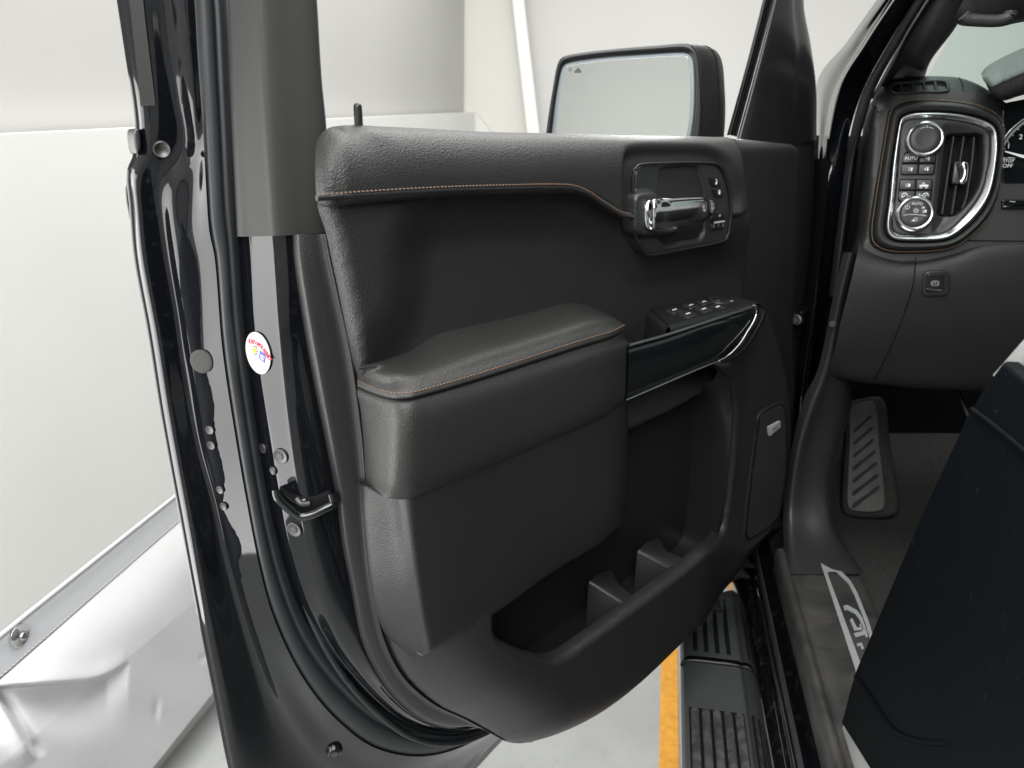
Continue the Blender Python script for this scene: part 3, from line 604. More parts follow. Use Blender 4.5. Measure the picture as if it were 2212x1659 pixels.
# two upright dividers that shape the bottle holders
for pts in ([(1272, 1254, .0), (1285, 1243, .0), (1320, 1229, -.02), (1338, 1262, .01), (1376, 1292, .05), (1355, 1307, .055)], [(1377, 1188, .0), (1392, 1175, .0), (1421, 1159, -.02), (1440, 1188, .01), (1478, 1206, .05), (1458, 1232, .052)]):
    P = np.array(DL(pts)); dn = np.array([0, 0, -1.0])
    top = np.array([P[0], P[1], P[2], P[3], P[4], P[5]]); ctr = top.mean(0)
    V = list(top)+[p+dn*.004+(p-ctr)*.05 for p in top]+[p+dn*.09+(p-ctr)*.10 for p in top]; k = 6
    F = [tuple(range(6))]+[(r*k+j, r*k+(j+1) % k, (r+1)*k+(j+1) % k, (r+1)*k+j) for r in range(2) for j in range(k)]
    o = mesh('pocket_divider', V, F, 'hard_plastic', door); bv = o.modifiers.new('b', 'BEVEL'); bv.width = .0025; bv.segments = 2; bv.limit_method = 'ANGLE'
for x, y in ((1383, 1284), (1272, 1361)): disc('drain_boss', D(x, y, .042), (0, 0, 1), .006, .008, 'smooth_plastic', door, seg=14, bev=.5)
# map-pocket bulge below the armrest
def down_back(P, a=.012, b_=.12): P = np.asarray(P); return [P-DN*.004-np.array([0, 0, .004]), P-DN*a-np.array([0, 0, .007]), P-DN*b_-np.array([0, 0, .004])]
cols = [[(779, 1040, -.01), (786, 1139, -.01), (802, 1273, -.01), (826, 1360, -.01), (880, 1425, .01)],
        [(782, 1043, .004), (790, 1139, .004), (806, 1273, .004), (832, 1365, .006), (890, 1422, .02)],
        [(840, 1060, .045), (850, 1139, .046), (866, 1273, .05), (886, 1365, .05), (910, 1418, .05)],
        [(868, 1068, .070), (876, 1139, .070), (890, 1250, .070), (906, 1350, .068), (921, 1413, .064)],
        [(884, 1066, .078), (890, 1139, .078), (903, 1250, .078), (917, 1350, .075), (930, 1409, .068)],
        [(910, 1058, .080), (915, 1139, .080), (925, 1250, .080), (940, 1350, .077), (954, 1394, .069)],
        [(1050, 990, .081), (1053, 1080, .081), (1056, 1180, .080), (1060, 1270, .077), (1063, 1329, .068)],
        [(1200, 920, .081), (1201, 1000, .081), (1200, 1080, .080), (1200, 1160, .077), (1200, 1231, .068)],
        [(1310, 880, .080), (1310, 940, .080), (1308, 1020, .079), (1304, 1100, .076), (1298, 1172, .066)],
        [(1341, 868, .074), (1340, 930, .074), (1338, 1000, .073), (1333, 1080, .070), (1322, 1152, .060)],
        [(1354, 862, .055), (1353, 930, .055), (1351, 1000, .054), (1347, 1070, .050), (1338, 1138, .045)],
        [(1357, 858, -.03), (1356, 930, -.03), (1354, 1000, -.03), (1350, 1070, -.03), (1342, 1134, -.03)]]
L = []
for c in cols:
    P = DL(c); L.append(P+down_back(P[-1]))
loft('map_pocket', L, 'hard_plastic', door, n=60, k=6)
# front end of the door: hard panel, hinge-side strip, window sail, run channel
hf('front_panel', DOOR, [(1548, 300), (1600, 303), (1708, 312), (1716, 420), (1713, 560), (1706, 700), (1710, 850), (1700, 1000), (1684, 1120), (1640, 1185), (1560, 1210), (1540, 900), (1560, 600)], -.012, lambda P, s: -.012-.012*sm((P[:, 1]-(1.415-1.0))/.02), 'hard_plastic', door, res=.005, edge=.012, skirt=.03, n=120)
loft('hinge_strip', [DL([(1706, 312), (1714, 420), (1711, 560), (1704, 700), (1706, 850), (1700, 1000), (1684, 1120)], -.036), DL([(1712, 310), (1720, 420), (1717, 560), (1710, 700), (1711, 850), (1704, 1000), (1688, 1120)], -.030), DL([(1735, 306), (1740, 420), (1734, 560), (1722, 700), (1716, 850), (1708, 1000), (1690, 1120)], -.034), DL([(1757, 300), (1757, 420), (1748, 560), (1733, 700), (1722, 850), (1712, 1000), (1694, 1120)], -.050), DL([(1759, 300), (1759, 420), (1750, 560), (1735, 700), (1724, 850), (1714, 1000), (1696, 1120)], -.11)], 'hard_plastic', door, n=60, k=4)
loft('window_sail', [DL([(1592, 300), (1630, 160), (1671, 0), (1704, -140)], -.034), DL([(1596, 300), (1634, 160), (1675, 0), (1708, -140)], -.022), DL([(1650, 306), (1668, 160), (1694, 0), (1720, -140)], -.018), DL([(1700, 311), (1710, 210), (1716, 110), (1711, 0), (1730, -140)], -.020), DL([(1712, 312), (1722, 210), (1727, 110), (1716, 0), (1736, -140)], -.026), DL([(1755, 304), (1758, 190), (1748, 100), (1733, 0), (1748, -140)], -.036), DL([(1764, 304), (1763, 190), (1752, 100), (1736, 0), (1751, -140)], -.06)], 'smooth_plastic', door, n=40, k=5)
loft('run_channel', [DL([(1570, 292), (1610, 148), (1648, 0), (1682, -140)], -.075), DL([(1576, 292), (1616, 148), (1654, 0), (1688, -140)], -.062), DL([(1581, 293), (1621, 148), (1659, 0), (1693, -140)], -.075), DL([(1586, 294), (1626, 148), (1664, 0), (1698, -140)], -.06), DL([(1592, 296), (1632, 148), (1671, 0), (1704, -140)], -.05)], 'rubber_dark', door, n=30, k=4)
slab('belt_seal', DOOR, [(700, 300), (760, 292), (1100, 298), (1500, 305), (1580, 308), (1580, 330), (700, 330)], -.08, -.03, 'rubber_dark', door, bev=.004, oo=-.03)
# lock pin
lp = D(775, 272, -.002)
tube('lock_pin', [lp, lp+np.array([0, 0, .0165]), lp+np.array([0, 0, .018])], .0043, 'smooth_plastic', door, n=8, seg=16)
uvs = [lp+np.array([0, 0, .0165])]
bm = bmesh.new(); bmesh.ops.create_uvsphere(bm, u_segments=16, v_segments=8, radius=.0043); me = bpy.data.meshes.new('pin_tip'); bmesh.ops.translate(bm, verts=bm.verts, vec=Vector(lp+np.array([0, 0, .018]))); bm.to_mesh(me); bm.free(); link('pin_tip', me, 'smooth_plastic', door)
disc('pin_collar', lp-np.array([0, 0, .003]), (0, 0, 1), .012, .005, 'leather', door, bev=.8)

# ---- armrest
arm = sub('armrest', truck)
A0 = [(776, 791, .004), (804, 779, -.002), (850, 764, -.008), (880, 753, -.012), (908, 734, -.012), (932, 718, -.012), (964, 706, -.012), (1071, 684, -.012), (1154, 665, -.012), (1215, 648, -.012), (1245, 647, -.012), (1275, 656, -.012), (1318, 680, -.012), (1346, 698, -.012)]
A1 = [(775, 800, .002), (795, 801, .018), (820, 806, .040), (850, 811, .062), (885, 812, .072), (940, 796, .072), (1037, 764, .072), (1120, 739, .072), (1200, 714, .072), (1260, 696, .072), (1300, 689, .067), (1325, 690, .055), (1348, 699, .02)]
A2 = [(772, 822, .004), (800, 834, .030), (830, 844, .058), (858, 849, .078), (886, 848, .087), (924, 839, .089), (1037, 806, .089), (1170, 763, .089), (1270, 731, .089), (1318, 717, .086), (1338, 708, .075), (1350, 702, .045)]
sh = lambda L_, dy, do=0, dx=0: [(x+dx, y+(dy if dy > 0 or i < len(L_)-3 else dy*(.55, .3, .05)[i-len(L_)+3]), o+do) for i, (x, y, o) in enumerate(L_)]
pad_rows = [DL(A0), DL([((a[0]+b_[0])/2, (a[1]+b_[1])/2, .032) for a, b_ in zip(cr(np.array(A0)[:, :2], 24), cr(np.array(A1)[:, :2], 24))]), DL(A1), DL(sh(A2, -16, -.006)), DL(A2), DL(sh(A2, 10, .002)), DL(sh(A2, 14, -.002)), DL(sh(A2, 15, -.012))]
loft('arm_pad', pad_rows, 'lit_pad_leather', arm, n=110, k=6)
stitches('pad_stitching', DL(sh(A2, 0, .0007)), DN*.8+np.array([0, 0, .5]), arm, w=.00072, pitch=.0046)
B0 = sh(A2, 13, -.012); B1 = sh(A2, 16, -.002)
Bb = [(790, 1042, .0), (802, 1048, .020), (822, 1060, .045), (848, 1071, .070), (884, 1073, .082), (920, 1062, .084), (971, 1041, .084), (1071, 1000, .084), (1171, 957, .084), (1271, 914, .084), (1312, 894, .082), (1338, 876, .074), (1350, 862, .04)]
Bm = [(786, 960, .004), (800, 964, .026), (826, 972, .056), (856, 980, .082), (886, 979, .092), (930, 965, .095), (1037, 925, .095), (1171, 873, .095), (1271, 833, .095), (1322, 812, .091), (1350, 800, .078), (1361, 795, .04)]
Bm2 = [(778, 880, .004), (800, 888, .028), (828, 900, .058), (858, 906, .082), (886, 905, .092), (930, 893, .095), (1037, 857, .095), (1171, 812, .095), (1271, 777, .095), (1322, 760, .091), (1349, 750, .078), (1361, 746, .04)]
Bl = [(789, 1022, .002), (801, 1028, .024), (824, 1038, .052), (852, 1047, .078), (885, 1047, .089), (926, 1036, .091), (1071, 977, .091), (1171, 936, .091), (1271, 895, .091), (1316, 876, .088), (1345, 858, .078), (1357, 846, .04)]
brows = [DL(B0), DL(B1), DL(sh(A2, 28, .002)), DL(Bm2), DL(Bm), DL(Bl), DL(Bb), [p-DN*.006-np.array([0, 0, .005]) for p in DL(Bb)], [p-DN*.05-np.array([0, 0, .006]) for p in DL(Bb)]]
loft('arm_side', brows, 'arm_leather', arm, n=110, k=6)

# ---- release handle
rel = sub('door_release', truck)
def zc(x, y): return 1316.6+.1488*x, 329.2+.1488*y       # close crop of the handle
bez = [zc(*p) for p in [(350, 300), (370, 240), (410, 198), (480, 176), (800, 160), (1100, 150), (1400, 152), (1545, 168), (1610, 210), (1650, 270), (1720, 480), (1758, 700), (1765, 850), (1750, 1010), (1722, 1190), (1690, 1260), (1620, 1295), (1300, 1368), (800, 1455), (600, 1490), (540, 1476), (450, 1360), (390, 1230), (355, 1060), (345, 700)]]
cup = dpoly([zc(*p) for p in [(735, 300), (760, 255), (850, 245), (1200, 225), (1290, 260), (1330, 400), (1390, 640), (1395, 900), (1370, 1180), (1330, 1240), (1100, 1290), (830, 1338), (770, 1300), (715, 1200), (720, 700)]], .036)
hous = dpoly([zc(*p) for p in [(395, 700), (415, 635), (480, 615), (690, 598), (740, 640), (770, 690), (700, 760), (560, 800), (545, 1040), (700, 1130), (1020, 1100), (1030, 1040), (1100, 1060), (1000, 1150), (700, 1190), (480, 1190), (410, 1100)]], .05)
def h_bez(P, s):
    h = np.full(len(P), .036); h += .008*sm((s-.002)/.012)*0
    h = h-.050*sm((sdf(P, cup)+.004)/.016)
    h = np.maximum(h, np.where(sdf(P, hous) > -.006, .036+.012*sm((sdf(P, hous)+.006)/.008), -1))
    return h
hf('handle_bezel', DOOR, bez, .04, h_bez, 'bezel_plastic', rel, res=.0018, edge=.004, skirt=.02, n=140)
bz3 = cr(np.array([DOOR.hit(x, y, .038) for x, y in bez]), 120, True)
tube('bezel_rim', bz3, .0022, 'smooth_plastic', rel, n=140, closed=True)
# chrome lever: fat rounded bar with dished ends
la, lb, ld = D(*zc(575, 905), .052), D(*zc(1030, 860), .056), D(*zc(1440, 800), .052)
lv = [D(*zc(565, 900), .044), D(*zc(600, 905), .054), D(*zc(760, 890), .060), D(*zc(1030, 862), .062), D(*zc(1300, 830), .060), D(*zc(1420, 815), .055), D(*zc(1480, 790), .048)]
P = cr(np.array(lv), 60); V = []; F = []; seg = 20; hs = np.interp(np.linspace(0, 1, 60), [0, .04, .12, .5, .8, .93, 1], [.012, .019, .0205, .0195, .018, .015, .007])
for i in range(60):
    t = P[min(i+1, 59)]-P[max(i-1, 0)]; t /= np.linalg.norm(t); u = np.array([0, 0, 1.0]); u -= t*(u@t); u /= np.linalg.norm(u); w = np.cross(t, u); w = w if w@DN > 0 else -w
    dsh = .0035*math.exp(-((i-9)/3.5)**2)+.0035*math.exp(-((i-50)/3.5)**2)
    for j in range(seg):
        a = 2*math.pi*j/seg; cz, sx_ = math.cos(a), math.sin(a); fz = abs(cz)**.8*(1 if cz > 0 else -1)
        off = w*(sx_*.0085 - (dsh if sx_ > .3 and i < 30 else dsh*(1 if cz > 0 else .2) if sx_ > .3 else 0))+u*fz*hs[i]*(1.0); V.append(P[i]+off)
for i in range(59):
    for j in range(seg): a = i*seg+j; b_ = i*seg+(j+1) % seg; F.append((a, b_, b_+seg, a+seg))
F += [tuple(range(seg-1, -1, -1)), tuple(range(59*seg, 60*seg))]
mesh('lever', V, F, 'chrome', rel)
# lock and memory buttons
def btn(name, pts, m='smooth_plastic', par=rel, lo=.034, hi=.0395, pl=DOOR, f=zc, bev=.0012, so=False):
    return slab(name, pl, [f(*p) for p in pts], lo, hi, m, par, bev=bev, n=28, smooth_outline=so) if so else slab(name, pl, [f(*p) for p in rnd(pts)], lo, hi, m, par, bev=bev, smooth_outline=False)
def rnd(pts, r=.18, k=4):
    """round the corners of a polygon"""
    P = [np.array(p, float) for p in pts]; out = []
    for i in range(len(P)):
        a, b_, c = P[i-1], P[i], P[(i+1) % len(P)]
        p1 = b_+(a-b_)*r; p2 = b_+(c-b_)*r
        for j in range(k+1): t = j/k; out.append(p1*(1-t)**2+2*b_*t*(1-t)+p2*t*t)
    return out
btn('lock_button', [(1462, 352), (1585, 352), (1632, 495), (1505, 498)]); btn('lock_button', [(1512, 520), (1640, 508), (1668, 640), (1552, 658)])
btn('memory_button', [(1502, 862), (1700, 842), (1690, 980), (1490, 1000)]); btn('memory_button', [(1486, 1035), (1690, 1005), (1670, 1110), (1475, 1140)])
def ic(pts, m='print_white', o=.0398, par=rel): return fan('button_mark', [DOOR.hit(*zc(*p), o) for p in pts], m, par, .0001, DN)
ic([(1540, 430), (1562, 426), (1560, 462), (1537, 468)]); tube('button_mark', DL([(*zc(1558, 428), .0399), (*zc(1560, 400), .0399), (*zc(1545, 390), .0399)]), .0005, 'print_white', rel, seg=5)
ic([(1582, 580), (1610, 572), (1606, 608), (1582, 612)]); tube('button_mark', DL([(*zc(1586, 580), .0399), (*zc(1592, 552), .0399), (*zc(1602, 552), .0399), (*zc(1606, 574), .0399)]), .0005, 'print_white', rel, seg=5)
ic([(1515, 1005), (1672, 985), (1676, 1008), (1518, 1035)], 'print_grey'); ic([(1590, 905), (1612, 900), (1610, 930), (1590, 935)], 'print_grey')
for x, s in ((1512, 'S'), (1582, '1'), (1650, '2')): text('button_digit', s, D(*zc(x, 1075 if x < 1550 else 1062), .0398), DD, DN, .0058, 'print_grey', rel)
for x in (1555, 1612): fan('button_mark', [DOOR.hit(*zc(*p), .0398) for p in [(x, 1020), (x+6, 1019), (x-4, 1118), (x-10, 1119)]], 'void', rel, .0001, DN)

# ---- pull handle, trim blade and window switches
pull = sub('pull_handle', truck)
def pc(x, y): return 1316.6+.1984*x, 603.5+.1984*y
pcl = lambda pts: DL([(*pc(p[0], p[1]), p[2]) for p in pts])
loft('gloss_blade', [pcl([(190, 700, .03), (600, 590, .03), (1000, 465, .03), (1400, 335, .03), (1545, 290, .03)]), pcl([(205, 712, .066), (600, 602, .068), (1000, 475, .070), (1400, 343, .070), (1552, 296, .068)]), pcl([(208, 745, .074), (600, 635, .076), (1000, 505, .078), (1400, 372, .076), (1568, 318, .074)]), pcl([(208, 800, .078), (600, 690, .080), (1000, 565, .081), (1400, 425, .080), (1570, 360, .077)]), pcl([(205, 1000, .078), (600, 865, .080), (1000, 720, .081), (1370, 565, .079), (1490, 520, .077)]), pcl([(195, 1180, .074), (600, 1025, .076), (1000, 860, .077), (1260, 745, .075), (1400, 680, .073)]), pcl([(188, 1275, .068), (600, 1110, .069), (1000, 935, .070), (1190, 850, .069), (1290, 800, .067)]), pcl([(188, 1290, .03), (600, 1125, .03), (1000, 950, .03), (1195, 865, .03), (1300, 812, .03)])], 'gloss_black', pull, n=70, k=5)
ridge = pcl([(205, 722, .076), (600, 612, .078), (1000, 484, .080), (1400, 352, .079), (1545, 303, .077)])
tube('blade_ridge', ridge, .0034, 'ridge_highlight', pull, n=60, flat=((0, 0, 1), .8))
chs = [(1548, 292, .076), (1585, 297, .078), (1606, 330, .079), (1600, 390, .079), (1565, 475, .080), (1500, 580, .080), (1440, 680, .080), (1365, 768, .079), (1290, 835, .076), (1200, 885, .073)]
tube('chrome_strip', pcl(chs), .0032, 'chrome', pull, n=70, flat=(DN, .6), taper=(1.15, .55))
loft('blade_frame', [pcl([(1545, 282, .07), (1615, 268, .07), (1650, 290, .07), (1668, 330, .07), (1640, 430, .072), (1500, 680, .074), (1425, 775, .073), (1320, 850, .070), (1210, 895, .068)]), pcl([(1545, 278, .074), (1620, 262, .074), (1665, 285, .074), (1684, 335, .074), (1655, 440, .076), (1515, 690, .078), (1435, 785, .077), (1325, 862, .074), (1210, 905, .071)]), pcl([(1545, 274, .06), (1640, 255, .06), (1690, 285, .06), (1712, 335, .06), (1680, 450, .062), (1535, 700, .062), (1450, 795, .06), (1335, 872, .058), (1212, 912, .055)])], 'smooth_plastic', pull, n=60, k=4)
tube('lower_highlight', pcl([(178, 1316, .070), (450, 1200, .071), (700, 1092, .072), (1000, 964, .072), (1210, 880, .071)]), .0016, 'satin_chrome', pull, n=40)  # chrome tube draws the highlight along the blade's lower edge
loft('underside', [pcl([(178, 1316, .069), (700, 1092, .071), (1210, 880, .070)]), pcl([(188, 1285, .066), (700, 1062, .068), (1200, 862, .067)])], 'gloss_black', pull, n=30, k=2)
# switch pod: top plate, front and left walls
tl, tr, fr, fl = D(1404, 666, .0), D(1573, 636, .0), D(1640, 655, .066), D(1445, 704, .062)
topz = lambda u, v: (tl*(1-u)+tr*u)*(1-v)+(fl*(1-u)+fr*u)*v
ug = np.linspace(0, 1, 24); rows = []
for v in (0, .3, .6, .85, 1.0): rows.append([topz(u, v) for u in ug])
pod = [[topz(u, 0)+np.array([0, 0, 0])-DN*.03 for u in ug]]+rows+[[topz(u, 1.0)+DN*.004-np.array([0, 0, .008]) for u in ug], [topz(u, 1.0)+DN*.006-np.array([0, 0, .045]) for u in ug]]
loft('switch_pod', pod, 'smooth_plastic', pull, n=40, k=3)
lw = [topz(0, v) for v in np.linspace(0, 1, 8)]
loft('pod_end', [[p+DD*.004 for p in lw], [p-DD*.006-np.array([0, 0, .004]) for p in lw], [p-DD*.010-np.array([0, 0, .014]) for p in lw], [p-DD*.012-np.array([0, 0, .060]) for p in lw]], 'smooth_plastic', pull, n=16, k=4)
tu = (tr-tl)/np.linalg.norm(tr-tl); tv = (fl-tl)/np.linalg.norm(fl-tl); tn = np.cross(tu, tv); tn = tn if tn[2] > 0 else -tn
def onpod(x, y):   # pixel -> top plate
    r = ray(x, y); t = ((tl-CAM)@tn)/(r@tn); return CAM+r*t
for i, (x, y, a, bb) in enumerate([(700, 352, .0120, .0095), (845, 395, .0120, .0105), (880, 300, .0120, .0095), (1020, 342, .0120, .0105), (1022, 263, .0100, .0085), (1170, 318, .0110, .0095)]):
    c = onpod(*pc(x, y+8)); P = Plane(c, tn, tu); uvq = np.array(rnd([(-a, -bb), (a, -bb), (a, bb), (-a, bb)], .2))
    slab_uv('window_switch', P, uvq, -.002, .0045, 'bezel_plastic', pull, bev=.0012, tilt=lambda u, v: .10*u)
    fan('switch_mark', [P.pt(u, v, .0048+.10*u) for u, v in [(-.0055, -.0012), (.0055, -.0012), (.0045, .0012), (-.0045, .0012)]], 'print_white', pull, .0001, tn)
c = onpod(*pc(1185, 248)); disc('mirror_pad', c, tn, .0185, .0045, 'bezel_plastic', pull, bev=.4); disc('mirror_pad_centre', c+tn*.0045, tn, .010, .002, 'smooth_plastic', pull, bev=.5, dish=.001)
for a in (0, 90, 180, 270):
    a = math.radians(a+20); q = c+(tu*math.cos(a)+tv*math.sin(a))*.0145+tn*.0046; fan('switch_mark', [q+tu*u+tv*v for u, v in ((-.0018, -.001), (.0018, -.001), (0, .0014))], 'print_grey', pull, .0001, tn)
c = onpod(*pc(1325, 262)); P = Plane(c, tn, tu); slab_uv('mirror_switch', P, np.array(rnd([(-.008, -.007), (.008, -.007), (.008, .007), (-.008, .007)], .3)), -.001, .004, 'bezel_plastic', pull, bev=.001); fan('switch_mark', [P.pt(u, v, .0042) for u, v in [(-.004, -.0012), (.004, -.0012), (.004, .0012), (-.004, .0012)]], 'print_grey', pull, .0001, tn)

# ---- speaker grille with its badge
spk = sub('speaker_grille', truck)
gp = [(1641, 900), (1660, 884), (1686, 872), (1694, 876), (1699, 900), (1701, 950), (1701, 1000), (1695, 1060), (1684, 1110), (1668, 1133), (1640, 1155), (1620, 1167), (1612, 1160), (1615, 1106), (1628, 990), (1635, 936)]
GC, GN, _ = cast((low_o,), 1660, 1020); g1 = cast((low_o,), 1650, 930)[0]; g2 = cast((low_o,), 1640, 1130)[0]; g3 = cast((low_o,), 1685, 1000)[0]; GN = np.cross(g2-g1, g3-g1); GN = GN if GN@DN > 0 else -GN
GP = Plane((g1+g2+g3)/3-GN/np.linalg.norm(GN)*.020, GN, DD)
if GP.e2[2] < 0: GP.e2 = -GP.e2
slab('grille_frame', GP, [(x+(x-1658)*.10, y+(y-1020)*.04) for x, y in gp], -.02, .022, 'hard_plastic', spk, bev=.004, n=90)
slab('grille_plate', GP, gp, .01, .0240, 'void', spk, bev=.002, n=90)
uvp = cr(np.array([GP.uv(GP.hit(x, y, .0245)) for x, y in gp]), 90, True); V = []; F = []
lo, hi = uvp.min(0), uvp.max(0); stp = .0052
for i in range(int((hi-lo).sum()*1.5/stp)):   # slanted ribs clipped to the plate
    ts = np.linspace(-.2, .5, 220); pts = np.stack([lo[0]-.2+ts*.0+i*stp*0+ts, lo[1]-.25+i*stp+ts*.55], 1); ins = sdf(pts, uvp) > .004
    if ins.sum() < 3: continue
    a, c = pts[ins][0], pts[ins][-1]; b0 = len(V)
    for p in (a, c):
        for du, dh in ((-.0016, .0), (0, .0018), (.0016, .0)): V.append(GP.pt(p[0]-du*.48, p[1]+du*.88, .0242+dh))
    F += [(b0, b0+3, b0+4, b0+1), (b0+1, b0+4, b0+5, b0+2)]
o = mesh('grille_ribs', V, F, 'hard_plastic', spk); o['kind'] = 'stuff'
slab('speaker_badge', GP, [(1658, 922), (1683, 909), (1684, 922), (1661, 941)], .024, .030, 'badge_silver', spk, bev=.0008, smooth_outline=False, oo=.027)
q = [GP.hit(x, y, .0293) for x, y in [(1664, 931), (1681, 920)]]; text('badge_letters', 'BOSE', (q[0]+q[1])/2+GP.n*.0009, q[1]-q[0], GP.n, .007, 'print_dark', spk)

# ---- side mirror, outside the glass
mir = sub('side_mirror', truck)
MP = Plane(DOOR.hit(1350, 200, -.22), np.array([.0, -1, .012]), (1, .0, 0))
if MP.e2[2] < 0: MP.e2 = -MP.e2
mo = [(1178, 300), (1181, 270), (1194, 187), (1203, 140), (1210, 126), (1222, 119), (1257, 112), (1337, 103), (1437, 95), (1475, 92), (1494, 95), (1505, 108), (1511, 125), (1516, 180), (1518, 240), (1514, 300), (1505, 345), (1400, 350), (1250, 345), (1185, 335)]
mg = [(1192, 292), (1195, 262), (1201, 213), (1213, 150), (1218, 139), (1230, 134), (1304, 123), (1400, 116), (1475, 112), (1487, 114), (1495, 123), (1499, 150), (1500, 200), (1498, 250), (1490, 300), (1480, 330), (1400, 335), (1250, 332), (1198, 322)]
mou = cr(np.array([MP.uv(MP.hit(x, y, .004)) for x, y in mo]), 100, True); mgu = cr(np.array([MP.uv(MP.hit(x, y, .0)) for x, y in mg]), 100, True)
def R3(uv, h): return [MP.pt(u, v, h) for u, v in uv]
loft('mirror_rim', [R3(mgu, -.004), R3(mgu, .006), R3((mgu+mou)/2, .010), R3(inset2(mou, .002), .008), R3(mou, .0), R3(mou, -.02)], 'smooth_plastic', mir, n=100, k=3, closed=True)
slab_uv('mirror_glass', MP, inset2(mgu, -.001), -.004, .0, 'mirror_edge', mir, bev=.0006)
for p in bpy.data.objects['mirror_glass'].data.polygons: p.use_smooth = False
mf = slab_uv('mirror_face', MP, inset2(mgu, .0065), -.002, .0006, 'mirror_glass', mir, bev=.0002)
for p in mf.data.polygons: p.use_smooth = False
hb = mou.mean(0)
def shell(sc, h, sx=0): return [MP.pt(*(hb+(p-hb)*sc+np.array([sx, 0])), h) for p in mou]
loft('mirror_shell', [R3(mou, -.018), shell(1.015, -.025, .006), shell(1.02, -.06, .030), shell(1.0, -.10, .045), shell(.88, -.135, .05), shell(.55, -.16, .05), shell(.1, -.165, .05)], 'hard_plastic', mir, n=100, k=4, closed=True)
e = cr(np.array([MP.uv(MP.hit(x, y, -.06)) for x, y in [(1520, 95), (1548, 128), (1556, 143)]]), 20)
tube('shell_seam', [MP.pt(*(hb+(p-hb)*1.022+np.array([.029, 0])), -.058) for p in mou[36:58]], .0009, 'void', mir, n=40, seg=5)
mk = MP.hit(1240, 155, .0010)
text('blind_spot_mark', '*', mk-MP.e1*.007, MP.e1, MP.n, .018, 'print_dark', mir)
fan('blind_spot_mark', [mk+MP.e1*u+MP.e2*v for u, v in ((.001, -.002), (.013, -.002), (.013, .002), (.011, .0025), (.009, .006), (.005, .006), (.003, .0025), (.001, .002))], 'print_dark', mir, .0001, MP.n)
tube('mirror_arm', [MP.hit(1500, 330, -.05), DOOR.hit(1590, 340, -.10), DOOR.hit(1640, 330, -.05)], .03, 'hard_plastic', mir, n=20, seg=14)
# ---- windshield pillar (painted strips, rubber, inner trim)
pil = sub('windshield_pillar', truck)
def XL(pts): return [PX(p[2]).hit(p[0], p[1]) for p in pts]
loft('pillar_paint', [XL([(1690, 1125, .285), (1700, 1000, .290), (1708, 850, .30), (1728, 700, .31), (1745, 560, .315), (1758, 420, .315), (1763, 300, .315), (1763, 187, .315), (1830, 90, .315), (1894, 0, .315), (1990, -140, .315)]),
     XL([(1697, 1125, .280), (1707, 1000, .284), (1716, 850, .292), (1735, 700, .30), (1752, 560, .305), (1765, 420, .306), (1770, 300, .307), (1778, 205, .307), (1845, 92, .308), (1912, 0, .308), (2008, -140, .308)]),
     XL([(1703, 1125, .282), (1713, 1000, .286), (1724, 850, .294), (1745, 700, .302), (1762, 560, .308), (1774, 420, .309), (1782, 300, .310), (1798, 210, .310), (1860, 95, .311), (1922, 0, .311), (2018, -140, .311)]),
     XL([(1706, 1125, .272), (1718, 1000, .276), (1732, 850, .284), (1753, 700, .292), (1770, 560, .297), (1783, 420, .299), (1793, 300, .300), (1812, 205, .300), (1876, 95, .301), (1938, 0, .301), (2034, -140, .301)]),
     XL([(1709, 1125, .284), (1722, 1000, .288), (1738, 850, .296), (1762, 700, .304), (1780, 560, .310), (1797, 420, .312), (1812, 300, .313), (1835, 200, .313), (1896, 95, .314), (1957, 0, .314), (2053, -140, .314)]),
     XL([(1712, 1125, .30), (1726, 1000, .30), (1744, 850, .31), (1772, 700, .32), (1794, 560, .325), (1814, 420, .328), (1832, 300, .33), (1860, 205, .33), (1918, 95, .33), (1977, 0, .33), (2073, -140, .33)])], 'paint', pil, n=110, k=5)
loft('pillar_rubber', [XL([(1790, 640, .33), (1802, 533, .33), (1815, 433, .332), (1829, 333, .334), (1842, 267, .335), (1862, 200, .335), (1918, 95, .335), (1974, 0, .335), (2070, -140, .335)]),
     XL([(1795, 640, .315), (1808, 533, .315), (1821, 433, .317), (1835, 333, .319), (1850, 267, .320), (1870, 205, .320), (1925, 98, .320), (1982, 0, .320), (2078, -140, .320)]),
     XL([(1803, 640, .318), (1816, 533, .318), (1829, 433, .320), (1843, 333, .322), (1861, 262, .323), (1883, 195, .323), (1937, 95, .323), (1994, 0, .323), (2090, -140, .323)]),
     XL([(1809, 640, .335), (1823, 533, .335), (1836, 433, .337), (1850, 333, .339), (1868, 262, .340), (1890, 195, .340), (1944, 95, .340), (2001, 0, .340), (2097, -140, .340)])], 'rubber', pil, n=70, k=5)
loft('pillar_inner_trim', [XL([(1880, 215, .365), (1893, 190, .36), (1944, 95, .345), (2001, 0, .345), (2097, -140, .345)]), XL([(1893, 212, .37), (1906, 187, .36), (1957, 95, .338), (2014, 0, .338), (2110, -140, .338)]), XL([(1928, 205, .415), (1950, 172, .415), (1990, 100, .345), (2046, 0, .345), (2140, -140, .345)]), XL([(1970, 200, .46), (1986, 175, .45), (2014, 115, .365), (2060, 52, .365), (2088, 0, .365), (2180, -140, .365)]), XL([(1985, 196, .48), (1996, 170, .47), (2020, 117, .40), (2066, 54, .40), (2094, 0, .40), (2186, -140, .40)])], 'dash_plastic', pil, n=50, k=5)
mesh('fender_inner', [(.296, 1.50, .3), (.296, 2.6, .3), (.296, 2.6, 1.40), (.296, 1.60, 1.40)], [(0, 1, 2, 3)], 'void', pil, smooth=False)
